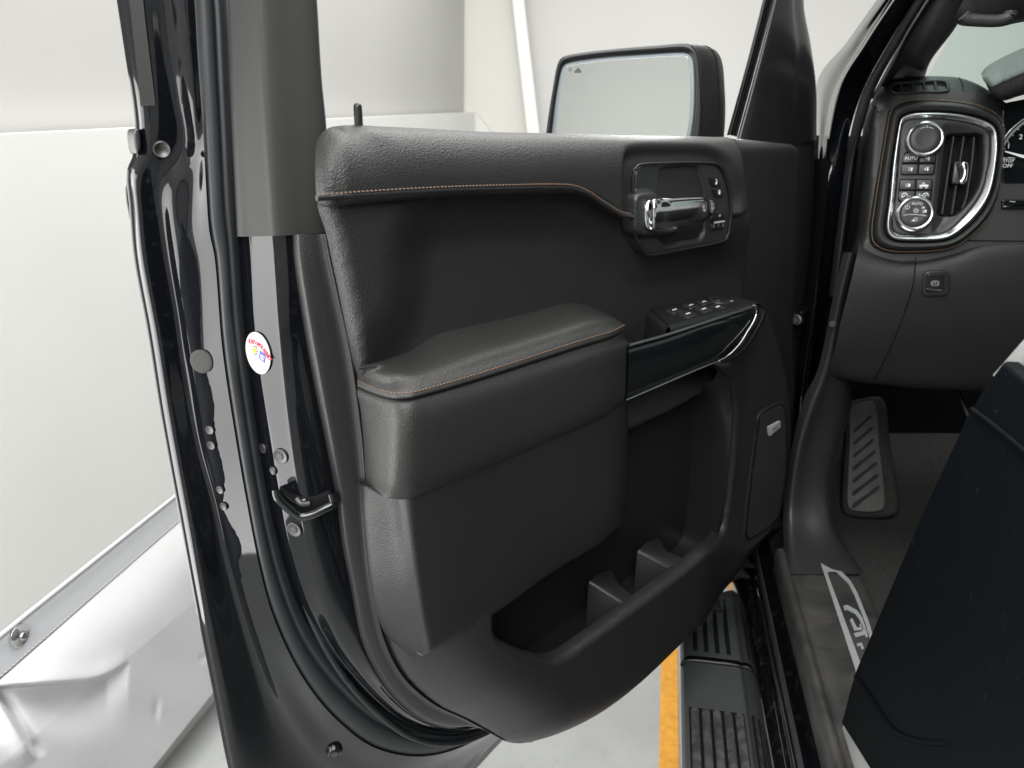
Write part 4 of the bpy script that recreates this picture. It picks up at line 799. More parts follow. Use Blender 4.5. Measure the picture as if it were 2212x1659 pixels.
# hinge bolt on the pillar
hb_ = PX(.285).hit(1733, 695)
tube('hinge', [hb_-np.array([.01, -.02, .03]), hb_+np.array([.0, .0, .03])], .016, 'rocker_paint', pil, n=8, seg=14)
disc('hinge_bolt', hb_+np.array([-.012, -.012, .006]), (-.5, -.9, .1), .0125, .010, 'steel', pil, bev=.3)
disc('hinge_nut', hb_+np.array([-.018, -.024, .006]), (-.5, -.9, .1), .007, .006, 'plug_grey', pil, seg=6)
# kick panel flowing into the sill
kp = sub('kick_panel', truck)
def YL(pts): return [PY(p[2]).hit(p[0], p[1]) for p in pts]
k0 = [PY(1.46).hit(1822, 545), PY(1.47).hit(1800, 640), PY(1.49).hit(1766, 800), PY(1.50).hit(1737, 860), PY(1.50).hit(1713, 953), PY(1.50).hit(1700, 1040), PY(1.48).hit(1692, 1110), PZ(.682).hit(1694, 1180), PZ(.676).hit(1700, 1240)]
k1 = [PY(1.44).hit(1838, 545), PY(1.45).hit(1815, 640), PY(1.47).hit(1783, 800), PY(1.47).hit(1752, 880), PY(1.47).hit(1728, 960), PY(1.47).hit(1714, 1040), PY(1.46).hit(1706, 1110), PZ(.694).hit(1708, 1180), PZ(.683).hit(1716, 1240)]
k2 = [PY(1.46).hit(1850, 545), PY(1.48).hit(1830, 640), PY(1.50).hit(1800, 800), PY(1.50).hit(1775, 880), PY(1.50).hit(1752, 960), PY(1.49).hit(1738, 1040), PY(1.47).hit(1736, 1110), PZ(.694).hit(1742, 1170), PZ(.683).hit(1750, 1240)]
k3 = [PY(1.52).hit(1868, 545), PY(1.54).hit(1855, 640), PY(1.56).hit(1835, 800), PY(1.56).hit(1822, 880), PY(1.54).hit(1802, 960), PY(1.52).hit(1786, 1040), PY(1.48).hit(1785, 1110), PZ(.692).hit(1802, 1170), PZ(.683).hit(1850, 1240)]
k4 = [PY(1.60).hit(1875, 545), PY(1.64).hit(1862, 640), PY(1.72).hit(1846, 800), PY(1.74).hit(1838, 880), PY(1.68).hit(1816, 960), PY(1.60).hit(1797, 1040), PY(1.52).hit(1797, 1106), PZ(.66).hit(1812, 1155), PZ(.65).hit(1866, 1236)]
loft('kick_trim', [k0, k1, k2, k3, k4], 'kick_plastic', kp, n=60, k=6)
# ---- door sill: rocker, ledges, scuff plate
sill = sub('door_sill', truck)
def YP(x, z, y0=-.9, y1=2.3): return [(x, y, z) for y in np.linspace(y1, y0, 30)]
loft('rocker', [YP(.235, .30), YP(.20, .34), YP(.192, .44), YP(.200, .53), YP(.210, .548), YP(.216, .552), YP(.2165, .590), YP(.2185, .6), YP(.221, .6)], 'rocker_paint', sill, n=30, k=4)
loft('sill_flange', [YP(.221, .598), YP(.2205, .618), YP(.2225, .621), YP(.2245, .619), YP(.226, .600)], 'rubber', sill, n=30, k=3)
loft('sill_ledge', [YP(.226, .600), YP(.230, .602), YP(.238, .618), YP(.243, .634), YP(.246, .64)], 'rocker_paint', sill, n=30, k=4)
loft('sill_seal', [YP(.242, .635, y1=1.40), YP(.2415, .668, y1=1.40), YP(.245, .681, y1=1.40), YP(.2515, .684, y1=1.40), YP(.258, .680, y1=1.40), YP(.260, .672, y1=1.40)], 'sill_plastic', sill, n=30, k=4)
def YC(f, z): return [(f(y), y, z) for y in np.linspace(1.42, -.9, 30)]
loft('scuff_plate', [YP(.257, .672, y1=1.42), YP(.262, .679, y1=1.42), YP(.30, .681, y1=1.42), YP(.355, .680, y1=1.42), YC(lambda y: .385-.0*y, .672), YC(lambda y: .392, .60), YC(lambda y: .395, .55)], 'sill_plastic', sill, n=30, k=4)
ZP = PZ(.6840)
# metal insert: bright frame round a dark field, stylised letters
fo = [(1773, 1217), (1797, 1219), (1812, 1228), (1838, 1255), (1852, 1280), (1876, 1340), (1900, 1420), (1940, 1560), (1958, 1640), (1900, 1640), (1846, 1440)]
fi = [(1787, 1237), (1793, 1234), (1806, 1235), (1832, 1259), (1845, 1284), (1868, 1342), (1892, 1422), (1932, 1560), (1946, 1632), (1912, 1632), (1862, 1440)]
slab('insert_field', ZP, fo, -.006, .0008, 'sill_plastic', sill, bev=.0003, n=80, smooth_outline=False)
fo3 = [ZP.hit(x, y, .002) for x, y in fo]; fi3 = [ZP.hit(x, y, .002) for x, y in fi]; zz = np.array([0, 0, .0018]); k = len(fo3)
V = fo3+fi3+[p-zz for p in fo3]+[p-zz for p in fi3]
F = [(j, (j+1) % k, k+(j+1) % k, k+j) for j in range(k)]+[(j, 2*k+j, 2*k+(j+1) % k, (j+1) % k) for j in range(k)]+[(k+j, k+(j+1) % k, 3*k+(j+1) % k, 3*k+j) for j in range(k)]
mesh('insert_frame', V, F, 'sill_metal', sill, smooth=False)
def zl(pts): return fan('insert_letter', [ZP.hit(1474.7+x/3, 1106+y/3, .0012) for x, y in pts], 'sill_metal', sill, .0012, (0, 0, 1))
zl([(1040, 612), (1065, 605), (1130, 640), (1165, 690), (1190, 770), (1168, 775), (1148, 705), (1118, 662), (1068, 636), (1050, 640)])
zl([(1082, 700), (1100, 692), (1128, 752), (1150, 748), (1146, 728), (1160, 728), (1172, 765), (1112, 772)])
zl([(1108, 790), (1165, 775), (1192, 772), (1200, 812), (1184, 815), (1180, 797), (1120, 815)])
zl([(1128, 856), (1160, 850), (1175, 890), (1158, 895), (1150, 870), (1132, 874)])
# ---- running board
rb = sub('running_board', truck)
zt = .452
def RL(x, z, y0, y1, n=20): return [(x, y, z) for y in np.linspace(y1, y0, n)]
body = [((.205, .40), (.20, .435), (.193, .449), (.185, .452), (.17, .4525), (.11, .4525), (.095, .452), (.084, .447), (.0795, .438), (.079, .40), (.085, .38), (.15, .37), (.205, .38))]
L = [RL(x, z, -.9, 1.335, 16) for x, z in body[0]]
loft('board_body', L, 'cap_plastic', rb, n=16, k=3)
# rounded front end cap, raised, split from the tread by a joint bead
def cap_row(s, drop): return [(.142+(x-.142)*s, 1.337+(1-s)*0+drop, .41+(z-.41)*(1+.0*s)) for x, z in body[0]]
rows = []
for t in np.linspace(0, 1, 8):
    yy = 1.339+.27*t; s = math.sqrt(max(0, 1-max(0, (t-.35)/.65)**2.2)); xo = .205-.0; rows.append([(.205-(.205-x)*max(s, .02), yy, .41+(z-.41)*(.92+.08*s)+(.012 if z > .44 else .004)) for x, z in body[0]])
loft('end_cap', rows, 'cap_plastic', rb, n=40, k=3)
tube('joint_bead', [(.078, 1.337, .44), (.085, 1.337, .4515), (.142, 1.337, .4555), (.192, 1.337, .4525), (.203, 1.337, .44)], .0035, 'smooth_plastic', rb, n=40)
box('tread_gap_shade', (.137, .145, .4530), .048, 1.055, .0022, (1, 0, 0), (0, 1, 0), (0, 0, 1), 'void', rb, .1)  # black sheet puts the shade between the tread ribs into colour
for i in range(5):
    x = .0985+i*.0193
    box('tread_rib', (x, .145, .4560), .0068, 1.05, .0050, (1, 0, 0), (0, 1, 0), (0, 0, 1), 'step_plastic', rb, .25)
for i in range(4):
    x = .104+i*.0215; y1_ = 1.56-.012*(i-2.2)**2; 
    loft('cap_groove_shade', [[(x-.0042, 1.352, .4655), (x-.0042, 1.45, .4672), (x-.002+.004*i/3, y1_, .4645)], [(x-.0022, 1.352, .4675), (x-.0022, 1.45, .4692), (x-.001+.004*i/3, y1_, .4648)], [(x+.0022, 1.352, .4675), (x+.0022, 1.45, .4692), (x+.001+.004*i/3, y1_, .4648)], [(x+.0042, 1.352, .4655), (x+.0042, 1.45, .4672), (x+.002+.004*i/3, y1_, .4645)]], 'rubber_dark', rb, n=16, k=2)  # raised dark strips stand in for the shade inside the cap grooves
# ---- footwell
fw = sub('footwell', truck)
CV = []; CF = []; nx, ny = 40, 60
for j in range(ny):
    for i in range(nx):
        y = .2+1.95*j/(ny-1); x = .385+1.3*i/(nx-1); z = .565+.012*math.sin(x*9)*math.sin(y*7)+.25*max(0, (y-1.82))**1.0*1.6; CV.append((x, y, z))
CF = [(j*nx+i, j*nx+i+1, (j+1)*nx+i+1, (j+1)*nx+i) for j in range(ny-1) for i in range(nx-1)]
mesh('carpet', CV, CF, 'carpet', fw)
FP = Plane((.5, 1.80, .585), (-.10, -.80, .58), (1, 0, 0))
if FP.e2[2] < 0: FP.e2 = -FP.e2
fo = [(1838, 880), (1862, 869), (1884, 866), (1892, 876), (1900, 960), (1912, 1085), (1908, 1099), (1898, 1104), (1850, 1104), (1835, 1098), (1830, 1085), (1831, 1040), (1835, 950)]
slab('footrest_mount', FP, [(x+(x-1870)*.5+10, y+(y-985)*.10) for x, y in fo], -.06, -.006, 'carpet', fw, bev=.012, n=60)
slab('footrest_pad', FP, fo, -.03, .006, 'footrest_rubber', fw, bev=.003, n=70)
for i in range(7):
    t = i/6; yc = 915+t*158; xl = 1843-t*3; xr = 1883+t*18; dy = 17+t*5; w_ = 3.4+t*1.4
    pts = [(xl, yc+dy), (xl+1, yc+dy-w_), ((xl+xr)/2, yc-w_), (xr-2, yc-dy-w_*.6), (xr, yc-dy+1), (xr-1, yc-dy+w_), ((xl+xr)/2, yc+w_), (xl+2, yc+dy+w_*.8)]
    slab('footrest_groove', FP, pts, .004, .0066, 'groove_rubber', fw, bev=.0006, n=36, oo=.0065)
tube('pedal_rod', [PY(1.75).hit(2062, 836), PY(1.72).hit(2078, 868), PY(1.70).hit(2092, 900)], .006, 'steel', fw, n=10)
fb = [(.30, 2.16), (1.75, 2.16)]
mesh('firewall', [(.28, 2.14, .5), (1.8, 2.14, .5), (1.8, 2.05, 1.45), (.28, 2.05, 1.45)], [(0, 1, 2, 3)], 'void', fw, smooth=False)
mesh('side_liner', [(.335, 1.56, .55), (.335, 2.16, .55), (.335, 2.16, 1.42), (.335, 1.56, 1.42)], [(0, 1, 2, 3)], 'void', fw, smooth=False)

# ---- dashboard
dash = sub('dashboard', truck)
def zd(x, y): return 1810.4+.29768*x, 109.7+.29768*y        # close crop of the dash end
DPN = np.array([-.10, -.965, .17]); DPL = Plane(PY(1.47).hit(2000, 340), DPN, (1, -.1, 0))
if DPL.e2[2] < 0: DPL.e2 = -DPL.e2
H = DPL.hit
def quv(x, y, o): return DPL.uv(DPL.hit(x, y, o))
dtop = cr(np.array([quv(*p, -.05) for p in [(1888, 222), (1900, 192), (1918, 174), (1945, 167), (2065, 166), (2110, 180), (2150, 203), (2180, 225), (2300, 270)]]), 60)
drec = cr(np.array([quv(*zd(*p), -.01) for p in [(480, 560), (520, 515), (780, 515), (1030, 560), (1075, 610), (1085, 680), (1070, 850), (1030, 1010), (940, 1150), (815, 1275), (745, 1310), (440, 1310), (412, 1230), (440, 1000), (458, 800)]]), 80, True)
def h_dash(P, s):
    return h_dash0(P, s)-.06*sm((sdf(P, drec)+.002)/.006)
def h_dash0(P, s):
    t = np.clip(seg_dist(P, dtop, False)/.045, 0, 1); return -.05+.036*np.sqrt(np.maximum(0, 1-(1-t)**2))
hf('dash_face', DPL, [(1860, 560, -.014), (1868, 493, -.014), (1880, 350, -.02), (1888, 227, -.05), (1900, 192, -.05), (1918, 174, -.05), (1945, 167, -.05), (2065, 166, -.05), (2110, 180, -.05), (2150, 203, -.05), (2180, 225, -.05), (2300, 270, -.05), (2300, 560, -.014), (2100, 575, -.014), (1980, 575, -.014)], -.014, h_dash, 'dash_plastic', dash, res=.004, edge=.006, skirt=.12, n=160)
# leather wrapped surround, chrome ring, control plate
ro = [zd(*p) for p in [(372, 440), (400, 395), (460, 362), (600, 342), (800, 348), (950, 368), (1100, 418), (1180, 478), (1213, 560), (1215, 680), (1205, 800), (1172, 1050), (1085, 1230), (935, 1380), (820, 1440), (560, 1468), (340, 1455), (250, 1405), (232, 1330), (258, 1100), (308, 800), (350, 550)]]
rin = [zd(*p) for p in [(425, 560), (445, 490), (500, 455), (600, 442), (800, 444), (950, 463), (1085, 505), (1146, 555), (1168, 650), (1152, 850), (1106, 1055), (1015, 1208), (855, 1348), (762, 1382), (560, 1392), (396, 1377), (340, 1325), (333, 1250), (353, 1100), (384, 800)]]
co = [zd(*p) for p in [(430, 560), (450, 492), (502, 460), (600, 448), (800, 450), (950, 470), (1080, 511), (1140, 560), (1161, 650), (1145, 850), (1100, 1050), (1010, 1200), (850, 1340), (760, 1375), (560, 1385), (400, 1370), (346, 1322), (340, 1250), (360, 1100), (390, 800)]]
ci = [zd(*p) for p in [(465, 560), (486, 512), (550, 497), (650, 494), (780, 498), (910, 517), (1040, 552), (1088, 590), (1100, 660), (1086, 850), (1042, 1020), (950, 1160), (820, 1288), (750, 1325), (560, 1332), (435, 1326), (398, 1295), (396, 1230), (420, 1050), (442, 800)]]
def align(a, n=140):
    P = cr(np.array([quv(x, y, .0) for x, y in a]), n, True)
    c = P.mean(0); an = np.arctan2(P[:, 1]-c[1], P[:, 0]-c[0]); k = np.argmin(np.abs(an-2.5)); return np.roll(P, -k, 0)
def dense(a, n=140):  # pair rings by angle so the strips do not shear
    P = cr(np.array([quv(x, y, .0) for x, y in a]), 900, True); c = cr(np.array([quv(x, y, .0) for x, y in ci]), 200, True).mean(0)
    an = np.unwrap(np.arctan2(P[:, 1]-c[1], P[:, 0]-c[0])); s = np.sign(an[-1]-an[0]); an *= s; o_ = np.argsort((an-an[0]) % (2*math.pi)); A = ((an-an[0]) % (2*math.pi))[o_]+an[0]*1
    tgt = np.linspace(0, 2*math.pi, n, endpoint=False); base = (A-s*0) 
    a2 = (base*s) % (2*math.pi); o2 = np.argsort(a2); return np.stack([np.interp(tgt, a2[o2], P[o_][o2][:, j], period=2*math.pi) for j in range(2)], 1)
Ro, Ri, Co, Ci = dense(ro), dense(rin), dense(co), dense(ci)
rg = lambda uv, h: [DPL.pt(u, v, h) for u, v in uv]
mixr = lambda a, b_, t: a*(1-t)+b_*t
loft('leather_surround', [rg(Ro, -.03), rg(Ro, -.012), rg(mixr(Ro, Ri, .18), -.002), rg(mixr(Ro, Ri, .22), -.0065), rg(mixr(Ro, Ri, .30), .003), rg(mixr(Ro, Ri, .6), .010), rg(mixr(Ro, Ri, .9), .006), rg(Ri, -.004)], 'leather', dash, n=140, k=4, closed=True)
stitches('surround_stitching', np.array(rg(np.vstack([mixr(Ro, Ri, .13), mixr(Ro, Ri, .13)[:1]]), .0002))[10:126], DPL.n, dash, w=.0009, pitch=.0052)
loft('chrome_ring', [rg(Co, -.006), rg(mixr(Co, Ci, .06), .004), rg(mixr(Co, Ci, .35), .0075), rg(mixr(Co, Ci, .7), .0045), rg(mixr(Co, Ci, .97), .0005), rg(Ci, -.004)], 'satin_chrome', dash, n=140, k=4, closed=True)
panel = sub('control_panel', truck)
vent = dpv = cr(np.array([quv(*zd(*p), .0) for p in [(795, 612), (820, 600), (1020, 600), (1045, 612), (1050, 640), (1045, 860), (1020, 980), (960, 1085), (880, 1170), (850, 1190), (745, 1192), (727, 1180), (730, 1130), (755, 900), (775, 740)]]), 120, True)
bowl = cr(np.array([quv(*zd(*p), .0) for p in [(770, 530), (900, 530), (1030, 570), (1082, 600), (1090, 680), (1075, 850), (1030, 1015), (940, 1150), (815, 1280), (745, 1318), (690, 1318), (690, 1150), (725, 800), (755, 600)]]), 120, True)
def h_plate(P, s): return -.001-.007*sm((sdf(P, bowl)+.001)/.018)-.030*sm((sdf(P, vent)+.001)/.003)
ciu = Ci
cipx = ci
hf('control_plate', DPL, [(x, y) for x, y in ci], .0, h_plate, 'bezel_plastic', panel, res=.0016, edge=0, skirt=.004, n=160)
# air vent: upright slats and the slider
for a, b_, in (((840, 622), (757, 1186)), ((916, 622), (828, 1186)), ((990, 625), (905, 1140))):
    pa, pb = H(*zd(*a), -.012), H(*zd(*b_), -.012); m_ = (pa+pb)/2; ax = (pb-pa)
    if a[0] == 990: P = [H(*zd(x, y), -.012) for x, y in [(990, 625), (975, 800), (950, 960), (930, 1080), (905, 1140)]]
    else: P = [H(*zd(a[0]+(b_[0]-a[0])*t, a[1]+(b_[1]-a[1])*t), -.012) for t in (0, .3, .6, 1)]
    loft('vent_slat', [[p-DPL.n*.02 + DPL.e1*.002 for p in P], [p+DPL.e1*.0006 for p in P], [p+DPL.n*.001 for p in P], [p-DPL.e1*.0016 for p in P], [p-DPL.e1*.0014-DPL.n*.02 for p in P]], 'slat_plastic', panel, n=24, k=2)
slab('vent_back', DPL, [zd(*p) for p in [(780, 600), (1050, 600), (1050, 900), (860, 1195), (720, 1195)]], -.04, -.030, 'void', panel, bev=.001, smooth_outline=False, oo=0)
slab('vent_slider', DPL, [zd(*p) for p in rnd([(840, 808), (905, 800), (895, 975), (822, 965)], .12)], -.02, -.004, 'smooth_plastic', panel, bev=.002, smooth_outline=False, oo=-.006)
slab('slider_chrome', DPL, [zd(*p) for p in [(905, 806), (930, 808), (943, 830), (942, 880), (932, 945), (915, 968), (890, 970), (875, 955), (878, 942), (896, 920), (902, 870), (892, 838), (890, 820)]], -.012, .001, 'chrome', panel, bev=.003, n=50, oo=-.003)
# rotary knobs: knurled metal skirt, chrome lip, dark cap
def knob(cx_, cy_, R):
    c = DPL.uv(H(*zd(cx_, cy_), .014)); seg = 96; V = []; F = []
    prof = [(R, -.002, 0), (R, .009, 1), (R*.99, .0105, 0), (R*.93, .0135, 0), (R*.86, .0145, 0), (R*.80, .0142, 0), (R*.765, .0128, 0)]
    for r, h, kn in prof:
        for j in range(seg): a = 2*math.pi*j/seg; rr = r+(.0005 if (j % 2 and (kn or h < 0)) else 0); V.append(DPL.pt(c[0]+rr*math.cos(a), c[1]+rr*math.sin(a), h))
    for i in range(len(prof)-1):
        for j in range(seg): a = i*seg+j; b2 = i*seg+(j+1) % seg; F.append((a, b2, b2+seg, a+seg))
    sharp(mesh('knob_ring', V, F, 'satin_chrome', panel), 30)
    disc('knob_cap', DPL.pt(c[0], c[1], .0105), DPL.n, R*.765, .0028, 'bezel_plastic', panel, seg=40, bev=.4, dish=.0008)
    return c
c1 = knob(636, 636, .0300); c2 = knob(563, 1178, .0300)
kh = .0137
aa = [DPL.pt(c1[0]+.0185*math.cos(a), c1[1]+.0185*math.sin(a), kh) for a in np.radians(np.linspace(125, 98, 8))]; tube('knob_mark', aa, .0005, 'print_white', panel, seg=5, taper=(.3, 1))
aa = [DPL.pt(c1[0]+.0185*math.cos(a), c1[1]+.0185*math.sin(a), kh) for a in np.radians(np.linspace(55, 82, 8))]; tube('knob_mark', aa, .0005, 'print_white', panel, seg=5, taper=(.3, 1))
tube('knob_mark', [DPL.pt(c1[0], c1[1]+v, kh) for v in (.0175, .0205)], .0006, 'print_white', panel, seg=5)
DX = DPL.e1
def ptext(s, x, y, size, par=panel, h=.0042, m='print_white', sx=1): return text('button_text', s, H(*zd(x, y), h), DX, DPL.n, size, m, par, sx=sx)
text('knob_text', 'AUTO', DPL.pt(c2[0]+.001, c2[1]+.0155, kh), DX, DPL.n, .0060, 'print_white', panel)
def ring(cx_, cy_, r, h, name, m='print_white', a0=0, a1=360, w=.0005, par=panel): tube(name, [DPL.pt(cx_+r*math.cos(a), cy_+r*math.sin(a), h) for a in np.radians(np.linspace(a0, a1, 14))], w, m, par, seg=5, n=20)
ring(c2[0]-.0135, c2[1]+.0095, .0032, kh, 'knob_mark', a0=130, a1=410); tube('knob_mark', [DPL.pt(c2[0]-.0135, c2[1]+v, kh) for v in (.0095, .0135)], .0005, 'print_white', panel, seg=5)
ring(c2[0], c2[1]+.004, .0022, kh, 'knob_mark')
for a in range(0, 360, 45): a = math.radians(a); tube('knob_mark', [DPL.pt(c2[0]+r*math.cos(a), c2[1]+.004+r*math.sin(a), kh) for r in (.0032, .0048)], .0004, 'print_white', panel, seg=4, n=3)
def dlamp(x, y, h, s, par=panel):
    fan('lamp_mark', [DPL.pt(x+s*u, y+s*v, h) for u, v in [(0, -1), (0, 1), (.6, .9), (1.1, .5), (1.2, 0), (1.1, -.5), (.6, -.9)]], 'print_white', par, .0001, DPL.n)
    for v in (-.75, -.25, .25, .75): fan('lamp_mark', [DPL.pt(x+s*u, y+s*(v+w), h) for u, w in ((-1.3, -.1), (-.3, -.1), (-.3, .1), (-1.3, .1))], 'print_white', par, .0001, DPL.n)
dlamp(c2[0]+.0135, c2[1]+.0035, kh, .0026); dlamp(c2[0]+.0105, c2[1]+.0095, kh, .0019)
tube('knob_mark', [DPL.pt(c2[0]+u, c2[1]+v, kh) for u, v in ((-.018, -.0045), (-.014, -.0030), (.010, -.0030), (.018, -.0045))], .0004, 'print_white', panel, seg=4)
ring(c2[0]+.001, c2[1]-.0105, .0026, kh, 'knob_mark'); fan('knob_mark', [DPL.pt(c2[0]+u, c2[1]+v, kh) for u, v in ((-.0055, -.0135), (.0, -.0135), (-.001, -.0095))], 'print_white', panel, .0001, DPL.n)
def pbtn(pts): return slab('panel_button', DPL, [zd(*p) for p in rnd(pts, .12)], -.002, .004, 'bezel_plastic', panel, bev=.0012, smooth_outline=False, oo=.003)
slab('button_well', DPL, [zd(*p) for p in rnd([(480, 742), (500, 733), (698, 733), (716, 748), (702, 895), (685, 903), (465, 903), (452, 888)], .2)], -.002, .0008, 'void', panel, bev=.0004, smooth_outline=False, oo=0)
slab('button_well', DPL, [zd(*p) for p in rnd([(455, 930), (680, 930), (690, 945), (678, 1088), (640, 1104), (450, 1104), (432, 1075), (444, 945)], .2)], -.002, .0008, 'void', panel, bev=.0004, smooth_outline=False, oo=0)
pbtn([(498, 742), (586, 742), (583, 812), (466, 812), (470, 768)]); pbtn([(592, 742), (690, 742), (709, 760), (702, 812), (589, 812)])
pbtn([(462, 824), (581, 824), (576, 898), (456, 898)]); pbtn([(588, 824), (700, 824), (692, 896), (582, 898)])
pbtn([(450, 936), (564, 936), (560, 1008), (443, 1008)]); pbtn([(570, 936), (684, 936), (678, 1008), (566, 1008)])
pbtn([(441, 1018), (558, 1018), (553, 1094), (460, 1098), (434, 1072)]); pbtn([(564, 1018), (677, 1018), (671, 1070), (640, 1098), (559, 1096)])
ptext('AUTO', 530, 780, .0070)
def arrow(x, y, up=1):
    c = DPL.uv(H(*zd(x, y), .0042)); fan('button_text', [DPL.pt(c[0]+u*.0022, c[1]+v*up*.0035, .0042) for u, v in ((-.45, -1), (.45, -1), (.45, .1), (1, .1), (0, 1), (-1, .1), (-.45, .1))], 'print_white', panel, .0001, DPL.n)
ptext('4', 643, 780, .0075); arrow(660, 780); ptext('2', 517, 859, .0075); arrow(534, 859); ptext('4', 632, 859, .0075); arrow(650, 859, -1)
u = DPL.uv(H(*zd(508, 976), .0042)); dlamp(u[0], u[1], .0042, .0032)
u = DPL.uv(H(*zd(622, 980), .0042)); fan('button_text', [DPL.pt(u[0]+a*.0070, u[1]+b_*.0070, .0042) for a, b_ in ((-1, -.2), (1, -.2), (1, .25), (.3, .3), (.1, .75), (-.35, .75), (-.4, .25), (-1, .2))], 'print_white', panel, .0001, DPL.n)
fan('button_text', [DPL.pt(u[0]+a*.0070, u[1]+b_*.0070, .0044) for a, b_ in ((-.28, .3), (.18, .3), (.03, .6), (-.24, .6))], 'print_dark', panel, .0001, DPL.n)
for sx_ in (-.5, .5): ring(u[0]+sx_*.0080, u[1]-.0022, .0016, .0045, 'button_text', w=.0006)
for x, t, xt in ((482, '-', 523), (635, '+', 590)):
    u = DPL.uv(H(*zd(x, 1052), .0042)); ring(u[0], u[1], .0042, .0043, 'button_text', a0=40, a1=230, w=.0009); tube('button_text', [DPL.pt(u[0]+a*.004, u[1]+b_*.004, .0043) for a, b_ in ((-.6, -.6), (.3, .3))], .0007, 'print_white', panel, seg=5)
    for q in (0, 30, 60): q = math.radians(q); tube('button_text', [DPL.pt(u[0]+r*math.cos(q), u[1]+r*math.sin(q), .0043) for r in (.003, .0055)], .0005, 'print_white', panel, seg=4, n=3)
    ptext(t, xt, 1052, .013)
# defroster outlet on the dash shoulder: black slab for the shade in its slots, frame and ribs
TV = Plane(H(*zd(595, 262), -.020), np.array([-.10, -.90, .42]), (1, -.1, 0))
if TV.e2[2] < 0: TV.e2 = -TV.e2
slab('outlet_shade', TV, [zd(*p) for p in rnd([(384, 245), (420, 228), (778, 218), (803, 290), (395, 305)], .1)], -.02, .002, 'void', dash, bev=.0006, smooth_outline=False, oo=.002)
fr_ = [zd(*p) for p in [(384, 262), (400, 240), (450, 232), (600, 224), (760, 218), (785, 226), (800, 275), (795, 290), (600, 298), (400, 304), (388, 295)]]
tube('outlet_frame', TV.line(fr_, .003), .0028, 'dash_plastic', dash, n=80, closed=True)
for a, b_ in (((455, 235), (462, 298)), ((537, 232), (546, 296)), ((620, 228), (632, 293)), ((702, 224), (714, 290))):
    tube('outlet_rib', TV.line([zd(*a), zd(*b_)], .003), .0024, 'dash_plastic', dash, n=6, seg=8)
tube('dash_seam', [H(*zd(*p), -.0165) for p in [(876, 192), (905, 250), (912, 315)]], .0008, 'void', dash, n=14, seg=5)
tube('dash_seam', [H(*zd(*p), -.012) for p in [(245, 385), (295, 443), (328, 443)]], .0008, 'void', dash, n=14, seg=5)
# cluster hood and gauge
cl = sub('instrument_cluster', truck)
loft('cluster_hood', [[PY(1.62).hit(*zd(*p)) for p in [(1040, 160), (1075, 118), (1150, 70), (1250, 20), (1500, -90)]], [PY(1.52).hit(*zd(*p)) for p in [(1040, 175), (1080, 130), (1160, 85), (1260, 40), (1500, -60)]], [PY(1.44).hit(*zd(*p)) for p in [(1050, 205), (1100, 215), (1180, 175), (1270, 140), (1500, 40)]], [PY(1.425).hit(*zd(*p)) for p in [(1062, 225), (1115, 255), (1190, 220), (1280, 182), (1500, 90)]], [PY(1.425).hit(*zd(*p)) for p in [(1070, 235), (1120, 268), (1195, 232), (1282, 195), (1500, 105)]], [PY(1.43).hit(*zd(*p)) for p in [(1090, 280), (1135, 320), (1195, 340), (1290, 310), (1500, 240)]], [PY(1.50).hit(*zd(*p)) for p in [(1110, 300), (1150, 345), (1210, 352), (1300, 330), (1500, 270)]], [PY(1.58).hit(*zd(*p)) for p in [(1120, 300), (1160, 345), (1215, 352), (1300, 330), (1500, 270)]]], 'leather', cl, n=50, k=5)
stitches('hood_stitching', [PY(1.4225).hit(*zd(*p)) for p in [(1110, 262), (1195, 226), (1282, 188), (1400, 142)]], (0, -1, .3), cl, m='print_dark', w=.0006)
slab('cluster_back', DPL, [zd(*p) for p in rnd([(1195, 380), (1600, 300), (1600, 960), (1190, 965), (1180, 700)], .1)], -.04, -.012, 'gloss_black', cl, bev=.002, smooth_outline=False, oo=-.012)
gc = quv(*zd(1560, 800), -.01)
def gp_(r, a, h=-.0095): a = math.radians(a); return DPL.pt(gc[0]+r*math.cos(a), gc[1]+r*math.sin(a), h)
rG = np.linalg.norm(quv(*zd(1228, 610), -.01)-gc)
tube('gauge_ring', [gp_(rG*1.01, a) for a in np.linspace(110, 205, 30)], .0013, 'satin_chrome', cl, seg=8)
for i, a in enumerate(np.linspace(120, 172, 30)): tube('gauge_tick', [gp_(rG*.975, a), gp_(rG*(.93 if i % 5 else .90), a)], .0005, 'print_white', cl, seg=4, n=3)
for s, x, y in (('2', 1326, 626), ('1', 1238, 692)): text('gauge_digit', s, H(*zd(x, y), -.0095), DX, DPL.n, .0115, 'print_white', cl)
for s, x, y, z in (('AUTO', 1238, 784, .0066), ('STOP', 1236, 802, .0066), ('OFF', 1230, 836, .0088)): text('gauge_text', s, H(*zd(x, y), -.0095), DX, DPL.n, z, 'print_white', cl)
fan('gauge_needle', [H(*zd(*p), -.008) for p in [(1210, 726), (1212, 736), (1500, 830), (1500, 795)]], 'print_white', cl, .0012, DPL.n)
slab('dimmer_slot', DPL, [zd(*p) for p in rnd([(1185, 1078), (1600, 1078), (1600, 1150), (1185, 1150)], .1)], -.016, -.008, 'gloss_black', dash, bev=.003, smooth_outline=False, oo=-.01)
text('slot_mark', '~', H(*zd(1265, 1092), -.0075), DX, DPL.n, .016, 'print_grey', dash)
tube('dash_seam', [H(*zd(*p), -.0125) for p in [(920, 1377), (1100, 1378), (1400, 1382)]], .0008, 'void', dash, n=12, seg=5)
